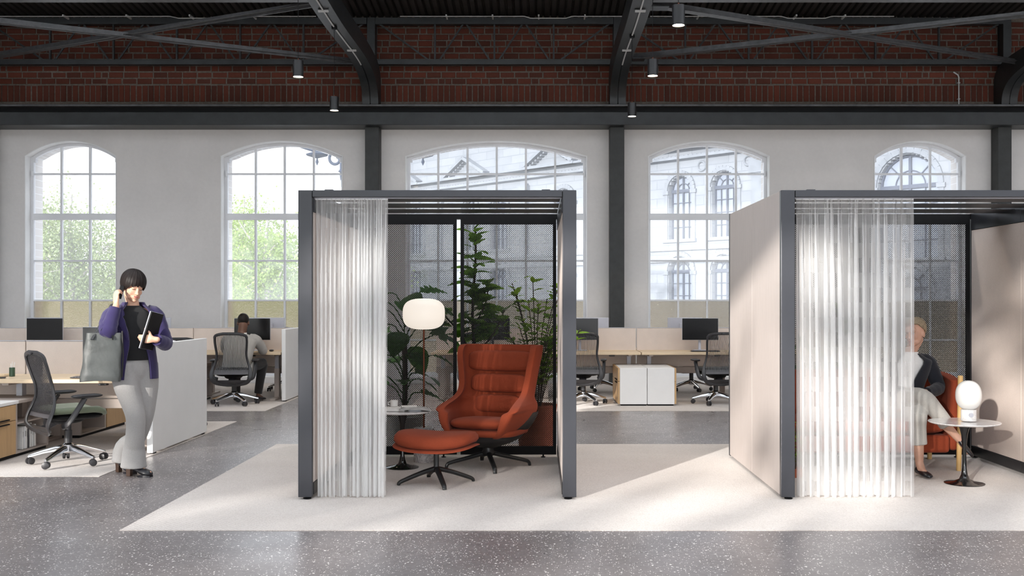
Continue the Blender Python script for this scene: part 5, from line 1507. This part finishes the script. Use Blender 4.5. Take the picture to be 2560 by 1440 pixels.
def open_coat(rows, f, l, th=.012, n=44, e=.85):
    """rows: (x,y,z,a,b,gap)"""
    S_ = interp_rows(rows); ro = [ringpts(r[:3], r[3], r[4], f, l, n, e, max(.02, r[5])) for r in S_]; ri = [ringpts(r[:3], r[3]-th, r[4]-th, f, l, n, e, max(.02, r[5])) for r in S_]
    return closed_shell(ro, ri)
def sleeve(pts, rr, n=16, wrinkle=.05, seed=0):
    rn = random.Random(seed); P = smooth_path([tuple(p) for p in pts], 6); m = len(pts)-1
    R_ = []
    for i in range(len(P)):
        q = i/(len(P)-1)*m; j = min(int(q), m-1); r_ = rr[j]+(rr[j+1]-rr[j])*(q-j); R_.append(r_*(1+wrinkle*math.sin(i*1.9+rn.random())))
    return MB().tube(P, R_, n)
def mesh_obj(name, me, mat_, parent): return link(name, me, mat_, parent)

# ---------------------------------------------------------------- standing woman
WX0, WY0 = WX(335, 8.42), 8.42
P = thing('person', 'standing woman in a violet blazer and light grey flared trousers', 'person', (WX0, WY0, 0))
phi = math.radians(36); f = Vector((math.sin(phi), -math.cos(phi), 0)); l = Vector((math.cos(phi), math.sin(phi), 0))
ph = math.radians(46); Fh = Vector((math.sin(ph)*.96, -math.cos(ph)*.96, -.27)); RH = frame(Fh, (.10, 0, 1)); HC = Vector((.006, -.035, 1.553)); HK = .98
b = MB(); head(b, HC, RH, HK)
b.chain([(-.012, .0, 1.36), (-.008, -.005, 1.42), HC+RH@Vector((0, .03, -.06))], [.062, .05, .05])
b.chain([(0, 0, .93), (0, .0, 1.1), (-.01, .0, 1.25), (-.012, 0, 1.34)], [.085, .08, .085, .06])
b.chain([(-.012, 0, 1.33), (-.115, -.09, 1.335), (-.09, -.27, 1.195), (-.070, -.185, 1.405)], [.06, .045, .036, .026])
b.chain([(-.012, 0, 1.33), (.125, .09, 1.335), (.232, .07, 1.085), (.232, -.165, 1.128)], [.06, .045, .036, .026])
hand(b, (-.070, -.185, 1.415), (-.05, .10, 1), (.55, .75, .05), 1, (.55, .75, .85, .95), .92, .0, (.5, .7, .6))
hand(b, (.228, -.175, 1.130), (-1, -.18, .05), (.05, .9, .0), -1, (.55, .6, .65, .65), .95, .0, (1, .35, .1))
hipR, hipL = Vector((-.065, -.05, .92)), Vector((.065, .05, .92))
kneeR, kneeL = Vector((.035, -.06, .50)), Vector((.055, .08, .49))
ankR, ankL = Vector((.005, -.01, .125)), Vector((-.165, .17, .13))
for (h_, k_, a_) in ((hipR, kneeR, ankR), (hipL, kneeL, ankL)): b.chain([(0, 0, .93), h_, k_, a_], [.085, .075, .05, .036])
ft = Vector((.96, -.28, 0)); b.chain([ankR, ankR+Vector((-.01, 0, -.03)), ankR+ft*.10+Vector((0, 0, -.075)), ankR+ft*.155+Vector((0, 0, -.088))], [.034, .028, .019, .013])
ft2 = Vector((.8, -.5, 0)).normalized(); b.chain([ankL, ankL+ft2*.11+Vector((0, 0, -.11))], [.036, .024])
mesh_obj('body', fuse(b, .005, 6), M['skinA'], P)
face(P, HC, RH, HK, M['hairA'], True)
def limA(az):
    c = math.cos(az); a = abs((az+PI) % (2*PI)-PI)
    w_ = .05*math.sin(az*17)+.04*math.sin(az*29+1)
    if a < .7: return -.03-.10*(a/.7)+w_
    if a < 1.15: return -.13-.42*(a-.7)/.45+w_
    if a < 1.6: return -.55+.25*(a-1.15)/.45+w_*.5
    return -.30-.62*min(1, (a-1.6)/.7)+w_
hair(P, HC, RH, limA, M['hairA'], 1.0, .022, .0020, sz=(.097, .117, .108), off=(0, .014, .036), nA=160)
# trousers
tr = MB()
tr.ell((0, 0, .90), (.165, .125, .14), Matrix.Rotation(phi, 3, 'Z')); tr.ell((0, 0, 1.0), (.145, .11, .08), Matrix.Rotation(phi, 3, 'Z'))
tr.tube(smooth_path([hipR+Vector((0, 0, .0)), (-.03, -.055, .72), kneeR, (.02, -.035, .30), ankR+Vector((.0, 0, .10)), ankR+Vector((-.005, 0, -.055))], 4), [.115, .113, .110, .106, .10, .092, .086, .081, .077, .075, .074, .075, .076, .078, .080, .082, .086, .091, .095, .10, .104], 20)
tr.tube(smooth_path([hipL, (.075, .07, .72), kneeL, (-.03, .13, .30), ankL+Vector((.02, 0, .08)), ankL+Vector((-.0, 0, -.045))], 4), [.11, .108, .105, .10, .095, .088, .082, .078, .075, .073, .072, .073, .074, .075, .077, .079, .08, .082, .083, .084, .085], 20)
mesh_obj('trousers', fuse(tr, .008, 5), M['trous'], P)
# black top and blazer
body_loft([(0, 0, .955, .145, .118), (0, 0, 1.05, .138, .110), (-.005, 0, 1.18, .150, .116), (-.01, 0, 1.28, .155, .115), (-.012, 0, 1.34, .14, .095), (-.012, 0, 1.385, .075, .07), (-.012, 0, 1.40, .058, .058)], f, l).build('top', M['tee'], P, fix=True)
j = open_coat([(-.01, .01, .80, .196, .155, .52), (-.005, .005, .88, .19, .148, .50), (0, 0, .98, .176, .135, .46), (0, 0, 1.08, .165, .126, .36), (-.004, 0, 1.18, .174, .13, .36), (-.008, 0, 1.27, .185, .13, .50), (-.012, .004, 1.335, .185, .116, .62), (-.012, .006, 1.37, .155, .098, .68), (-.012, .01, 1.398, .108, .084, .70), (-.012, .018, 1.43, .085, .074, .80)], f, l, .014)
j.build('blazer', M['navy'], P, True, ang=70, fix=True)
sl = sleeve([(-.08, -.07, 1.335), (-.125, -.125, 1.315), (-.118, -.235, 1.232), (-.095, -.275, 1.19), (-.09, -.25, 1.26), (-.072, -.20, 1.38)], [.075, .078, .068, .066, .058, .044], 18, .03, 1)
sl.build('sleeve', M['navy'], P)
sl = sleeve([(.085, .07, 1.335), (.135, .10, 1.31), (.19, .09, 1.19), (.235, .065, 1.092), (.245, -.03, 1.10), (.236, -.135, 1.124)], [.072, .075, .063, .06, .056, .046], 18, .03, 2)
sl.build('sleeve', M['navy'], P)
# lapels: thin folded flaps lying on the front of the blazer
def lapel(sgn):
    mb = MB(); o_ = []; i_ = []
    for (z, g0, g1, lift) in ((1.405, .95, .72, .004), (1.36, 1.05, .62, .012), (1.31, 1.12, .52, .014), (1.285, 1.18, .48, .014), (1.275, .86, .46, .014), (1.20, .58, .37, .012), (1.12, .38, .33, .006)):
        cx = -.012 if z > 1.3 else -.006
        a = .187 if z < 1.34 else .187-(z-1.34)*1.5; bb = .133 if z < 1.3 else .133-(z-1.3)*.5
        row_o = []; row_i = []
        for q in range(5):
            th = sgn*(g0+(g1-g0)*q/4); c = Vector((cx, .004, z))
            cs = math.copysign(abs(math.cos(th))**.85, math.cos(th)); sn = math.copysign(abs(math.sin(th))**.85, math.sin(th))
            row_o.append(c+f*(bb+lift)*cs+l*(a+lift)*sn); row_i.append(c+f*(bb+lift-.008)*cs+l*(a+lift-.008)*sn)
        o_.append(row_o); i_.append(row_i)
    closed_shell(o_, i_).build('lapel', M['navy'], P, True, ang=50, fix=True)
lapel(1); lapel(-1)
# open-toe heels
def heel_shoe(name, A, dr, k=1.0):
    dr = Vector(dr).normalized(); sd = Vector((-dr.y, dr.x, 0)); Z = Vector((0, 0, 1)); A = Vector((A.x, A.y, 0))
    pts = [(-.055, .10, .026, .030), (-.02, .085, .032, .028), (.03, .060, .036, .030), (.075, .040, .042, .036), (.115, .032, .044, .034), (.15, .028, .038, .026), (.168, .024, .018, .012)]
    rings = []
    for (u, z, w_, h_) in pts:
        c = A+dr*u; rings.append([c+sd*w_*math.cos(t_)+Z*(z+h_*math.sin(t_)*(1 if math.sin(t_) > 0 else .6)) for t_ in [2*PI*q/14 for q in range(14)]])
    o_ = MB().loft(rings).build(name, M['shoe'], P, True, ang=60, fix=True)
    MB().loft([[A+dr*(-.045+dx*.022*s_)+sd*dy*.02*s_+Z*z for dx, dy in ((-1, -1), (1, -1), (1, 1), (-1, 1))] for z, s_ in ((.0, .9), (.05, .95), (.09, 1.1))]).build('heel', M['heel'], o_, True, .003, 2, fix=True)
    MB().loft([[A+dr*u+sd*w_*q+Z*z for q, z in ((-1, 0), (1, 0), (1, h_), (-1, h_))] for (u, w_, h_) in ((.05, .03, .012), (.09, .04, .018), (.13, .04, .018), (.165, .022, .014))]).build('sole', M['shoe'], o_, True, fix=True)
heel_shoe('shoe', ankR, ft); heel_shoe('shoe', ankL, ft2)

# tote bag
TB = thing('tote_bag', 'grey tote bag hanging from the standing woman\'s shoulder', 'bag', (WX0-.125, WY0-.28, .81))
rings = []; rn = random.Random(2)
bf = Vector((math.sin(.25), -math.cos(.25), 0)); bl = Vector((math.cos(.25), math.sin(.25), 0))
for i in range(15):
    z = .375*i/14; w_ = .150-.018*(i/14)+.003*math.sin(i*.9); d_ = .06*(1-.5*(i/14)**2)+.003*math.sin(i*1.3); sh = -.03*(1-i/14)
    ring = []
    for q in range(48):
        th = 2*PI*q/48; cs, sn = math.cos(th), math.sin(th); cs = math.copysign(abs(cs)**.45, cs); sn = math.copysign(abs(sn)**.45, sn)
        wr = 1+.10*math.sin(q*.55+i*.45)*math.sin(i*.45)
        ring.append(bl*(w_*sn+sh)+bf*(d_*cs*wr)+Vector((0, 0, z+.03*(1-i/14)*abs(sn)**2*-.4)))
    rings.append(ring)
MB().loft(rings).build('bag_body', M['tote'], TB, True, ang=70, fix=True)
for (xo, yo) in ((-.055, 1), (.0, -1)):
    a0 = bl*(-.085)+bf*.056*yo+Vector((0, 0, .325)); a1 = bl*.07+bf*.056*yo+Vector((0, 0, .325)); top = Vector((-.005, .195 if yo < 0 else .165, .605))
    pts = smooth_path([a0, a0*.72+top*.28, a0*.35+top*.65, top, a1*.35+top*.65, a1*.72+top*.28, a1], 5)
    mb = MB()
    mb.tube([tuple(p) for p in pts], .013, 8, True, .3); mb.build('handle_strap', M['strap'], TB)
MB().tube([bl*.135+bf*.02+Vector((0, 0, .39)), bl*.14+Vector((0, 0, .2)), bl*.13+Vector((0, 0, .02))], .006, 6).build('side_piping', M['strap'], TB)
# laptop in her left hand
LP = thing('laptop', 'closed dark laptop held against the woman\'s chest', 'laptop', (WX0+.187, WY0-.115, 1.195))
ax = Vector((.26, .10, .96)).normalized(); wv = Vector((.10, .99, -.10)); wv = (wv-ax*wv.dot(ax)).normalized(); nn = ax.cross(wv)
Ml = Matrix(((wv.x, nn.x, ax.x, 0), (wv.y, nn.y, ax.y, 0), (wv.z, nn.z, ax.z, 0), (0, 0, 0, 1)))
MB().xbox(Ml @ Matrix.Translation((0, .006, 0)), .21, .009, .31).build('base', M['silver'], LP, False, .004, 2)
MB().xbox(Ml @ Matrix.Translation((.002, -.004, 0)), .206, .010, .306).build('lid', M['black'], LP, False, .003, 2)
PHN = thing('mobile_phone', 'black phone the standing woman holds to her ear', 'phone', (WX0-.058, WY0-.125, 1.51))
MB().xbox(Matrix.Rotation(.3, 4, 'Z') @ Matrix.Rotation(.25, 4, 'Y'), .035, .009, .11).build('body', M['black'], PHN, False, .004, 2)

# ---------------------------------------------------------------- seated man, seen from behind
PX, PYY = -4.17, 14.2
P = thing('person', 'man in a pale grey jacket seated at the desk with his back to us', 'person', (PX, PYY, 0))
f = Vector((.10, 1, 0)).normalized(); l = Vector((-f.y, f.x, 0)); RHm = frame((-.16, .95, -.38)); HC = Vector((0, .29, 1.13))
b = MB(); head(b, HC, RHm, 1.02)
b.chain([(0, .20, .93), (0, .23, .99), HC+RHm@Vector((0, .03, -.05))], [.07, .064, .062])
b.chain([(0, -.02, .56), (0, .04, .70), (0, .15, .85), (0, .2, .92)], [.10, .09, .085, .06])
for s in (-1, 1):
    sx = s*.165; el = Vector((s*.26 if s > 0 else -.24, .33, .73)); wr = Vector((s*.16, .56, .735))
    b.chain([(0, .19, .92), (sx, .19, .90), el, wr], [.055, .045, .038, .028]); hand(b, wr, (-s*.25, 1, 0), (0, 0, -1), -s, .35, 1.0)
legs = {-1: [(-.09, .02, .53), (-.14, .42, .54), (-.12, .36, .09)], 1: [(.09, .02, .53), (.24, .40, .55), (.19, .36, .09)]}
for s in (-1, 1):
    L_ = [Vector(p) for p in legs[s]]; b.chain([(0, 0, .55)]+L_+[L_[2]+Vector((s*.02, .14, -.05))], [.085, .065, .045, .03, .03])
mesh_obj('body', fuse(b, .007, 3), M['skinB'], P)
hair(P, HC, RHm, lambda az: lerp_t([0, 1.0, 1.3, 1.75, 2.1, 3.2], [.35, .30, -.05, -.20, -.85, -1.0], abs((az+PI) % (2*PI)-PI)), M['hairB'], 1.02, .01, .0008, sz=(.077, .097, .089))
c = MB(); 
body = body_loft([(0, -.02, .52, .20, .15), (0, .0, .62, .20, .145), (0, .07, .74, .21, .14), (0, .15, .85, .225, .135), (0, .19, .915, .20, .11), (0, .205, .95, .13, .085), (0, .215, .97, .078, .07)], f, l)
c.add(body.v, body.f)
for s in (-1, 1):
    q = sleeve([(s*.12, .19, .905), (s*.20, .20, .885), (s*.255, .28, .79), (s*.265 if s > 0 else -.245, .34, .73), (s*.20, .49, .735)], [.075, .078, .066, .062, .05], 16, .04, s+3); c.add(q.v, q.f)
mesh_obj('jacket', fuse(c, .009, 4), M['greyjkt'], P)
MB().pillow((.20, -.02, .47), .05, .16, .26, Matrix.Rotation(.25, 4, 'Y'), .6, .7).build('jacket_tail', M['greyjkt'], P)
body_loft([(0, .215, .955, .068, .062), (0, .225, .985, .066, .062), (0, .23, .992, .060, .056)], f, l).build('shirt_collar', M['shirt'], P, fix=True)
c = MB(); c.ell((0, 0, .54), (.18, .16, .12))
for s in (-1, 1):
    L_ = [Vector(p) for p in legs[s]]; q = MB().tube(smooth_path([(s*.07, 0, .55), L_[0], (L_[0]+L_[1])/2, L_[1]], 3)+smooth_path([L_[1]+Vector((0, .01, -.02)), (L_[1]+L_[2])/2+Vector((0, .0, 0)), L_[2]+Vector((0, 0, .03))], 3), [.10, .10, .098, .095, .092, .09, .088, .085, .08, .076, .076, .072, .066, .062, .06, .058, .056], 16); c.add(q.v, q.f)
mesh_obj('trousers', fuse(c, .009, 4), M['blacktr'], P)
def flat_shoe(A, dr, parent, k=1.0):
    dr = Vector(dr).normalized(); sd = dr.cross(Vector((0, 0, 1))).normalized(); Z = sd.cross(dr); A = Vector(A); rings = []
    for (u, z, w_, h_) in ((-.075, .035, .022, .03), (-.05, .04, .034, .042), (0, .04, .036, .04), (.06, .03, .042, .03), (.12, .026, .044, .026), (.165, .022, .034, .02), (.185, .02, .014, .012)):
        cc = A+dr*u*k; rings.append([cc+sd*w_*k*math.cos(t_)+Z*k*(z-.04+h_*math.sin(t_)*(1 if math.sin(t_) > 0 else .7)) for t_ in [2*PI*q/14 for q in range(14)]])
    return MB().loft(rings).build('shoe', M['shoe'], parent, True, ang=60, fix=True)
flat_shoe((-.12, .37, .052), (-.1, 1, 0), P); flat_shoe((.19, .37, .052), (.25, 1, 0), P)

# ---------------------------------------------------------------- seated woman in the right booth
P = thing('person', 'woman in a dark blazer and pale trousers sitting cross-legged on the sofa', 'person', (3.2, 8.8, 0))
f = Vector((-.22, -1, 0)).normalized(); l = Vector((-f.y, f.x, 0))*1.0; l = Vector((.976, -.215, 0))
Fs = Vector((-.76, -.65, -.10)); RHs = frame(Fs); HC = Vector((.045, .01, 1.165))
b = MB(); head(b, HC, RHs, .99)
b.chain([(.02, .07, .95), (.03, .05, 1.02), HC+RHs@Vector((0, .03, -.06))], [.06, .05, .05])
b.chain([(-.05, .13, .54), (-.03, .13, .70), (.0, .10, .86), (.02, .08, .94)], [.09, .08, .085, .06])
b.chain([(.02, .08, .93), (.165, .06, .92), (.245, .04, .70), (.05, -.17, .66)], [.06, .045, .037, .026])
b.chain([(.02, .08, .93), (-.13, .10, .92), (-.22, .04, .70), (-.09, -.17, .665)], [.06, .045, .037, .026])
hand(b, (.045, -.175, .66), (-.95, -.3, .0), (0, -.1, -1), 1, .4, .92); hand(b, (-.085, -.175, .665), (.9, -.4, .0), (0, -.1, -1), -1, .4, .92)
kR, aR = Vector((-.03, -.36, .635)), Vector((.215, -.40, .345)); kL, aL = Vector((-.08, -.385, .52)), Vector((-.062, -.375, .105))
b.chain([(-.05, .12, .53), (-.13, .10, .54), kR, (.10, -.385, .47), aR, aR+Vector((.05, -.02, -.06)), aR+Vector((.09, -.04, -.14))], [.11, .09, .058, .048, .032, .030, .02])
b.chain([(-.05, .12, .53), (.03, .12, .54), kL, (-.075, -.38, .30), aL, aL+Vector((.0, -.05, -.05)), aL+Vector((.01, -.13, -.075))], [.11, .09, .058, .048, .033, .032, .02])
mesh_obj('body', fuse(b, .006, 3), M['skinC'], P)
face(P, HC, RHs, .99, M['hairC'])
hair(P, HC, RHs, lambda az: lerp_t([0, .9, 1.25, 1.6, 2.0, 3.2], [.60, .50, .15, -.10, -.6, -.75], abs((az+PI) % (2*PI)-PI)), M['hairC'], .99, .012, .001, sz=(.084, .106, .097))
MB().ell(HC+RHs@Vector((0, .115, .0)), (.035, .03, .035)).build('hair_bun', M['hairC'], P)
body_loft([(-.04, .12, .56, .15, .115), (-.02, .11, .72, .15, .11), (.0, .09, .86, .16, .11), (.02, .07, .93, .12, .085), (.025, .06, .975, .066, .062), (.03, .055, 1.0, .058, .056)], f, l).build('shirt', M['shirt'], P, fix=True)
open_coat([(-.04, .12, .54, .195, .15, .35), (-.03, .12, .66, .175, .135, .28), (-.01, .10, .78, .185, .135, .35), (.008, .085, .87, .195, .13, .5), (.02, .075, .925, .185, .112, .62), (.022, .07, .955, .13, .092, .68), (.025, .07, .985, .08, .075, .75)], f, l, .013).build('blazer', M['ink'], P, True, ang=70, fix=True)
sleeve([(.11, .07, .92), (.175, .06, .90), (.225, .06, .80), (.25, .03, .70), (.185, -.06, .675), (.085, -.145, .665)], [.068, .07, .062, .058, .052, .044], 16, .03, 5).build('sleeve', M['ink'], P)
sleeve([(-.08, .09, .92), (-.145, .10, .90), (-.20, .09, .80), (-.225, .04, .70), (-.18, -.06, .675), (-.11, -.14, .668)], [.068, .07, .062, .058, .052, .044], 16, .03, 6).build('sleeve', M['ink'], P)
c = MB(); c.ell((-.05, .12, .53), (.175, .16, .12))
q = MB().tube(smooth_path([(-.12, .10, .55), (-.09, -.12, .61), kR, (.06, -.39, .545), (.155, -.40, .42)], 4), [.10, .10, .098, .095, .092, .09, .087, .084, .08, .075, .072, .068, .066, .064, .063, .062, .062], 18); c.add(q.v, q.f)
q = MB().tube(smooth_path([(.02, .12, .54), (-.03, -.12, .53), kL, (-.08, -.385, .40), (-.07, -.38, .26)], 4), [.10, .10, .096, .092, .088, .085, .083, .081, .078, .074, .072, .07, .069, .068, .068, .068, .069], 18); c.add(q.v, q.f)
mesh_obj('trousers', fuse(c, .008, 4), M['cream'], P)
flat_shoe(aL+Vector((.0, -.03, -.063)), (.08, -1, 0), P, .92); flat_shoe(aR+Vector((.045, -.02, -.06)), (.62, -.35, -.72), P, .8)
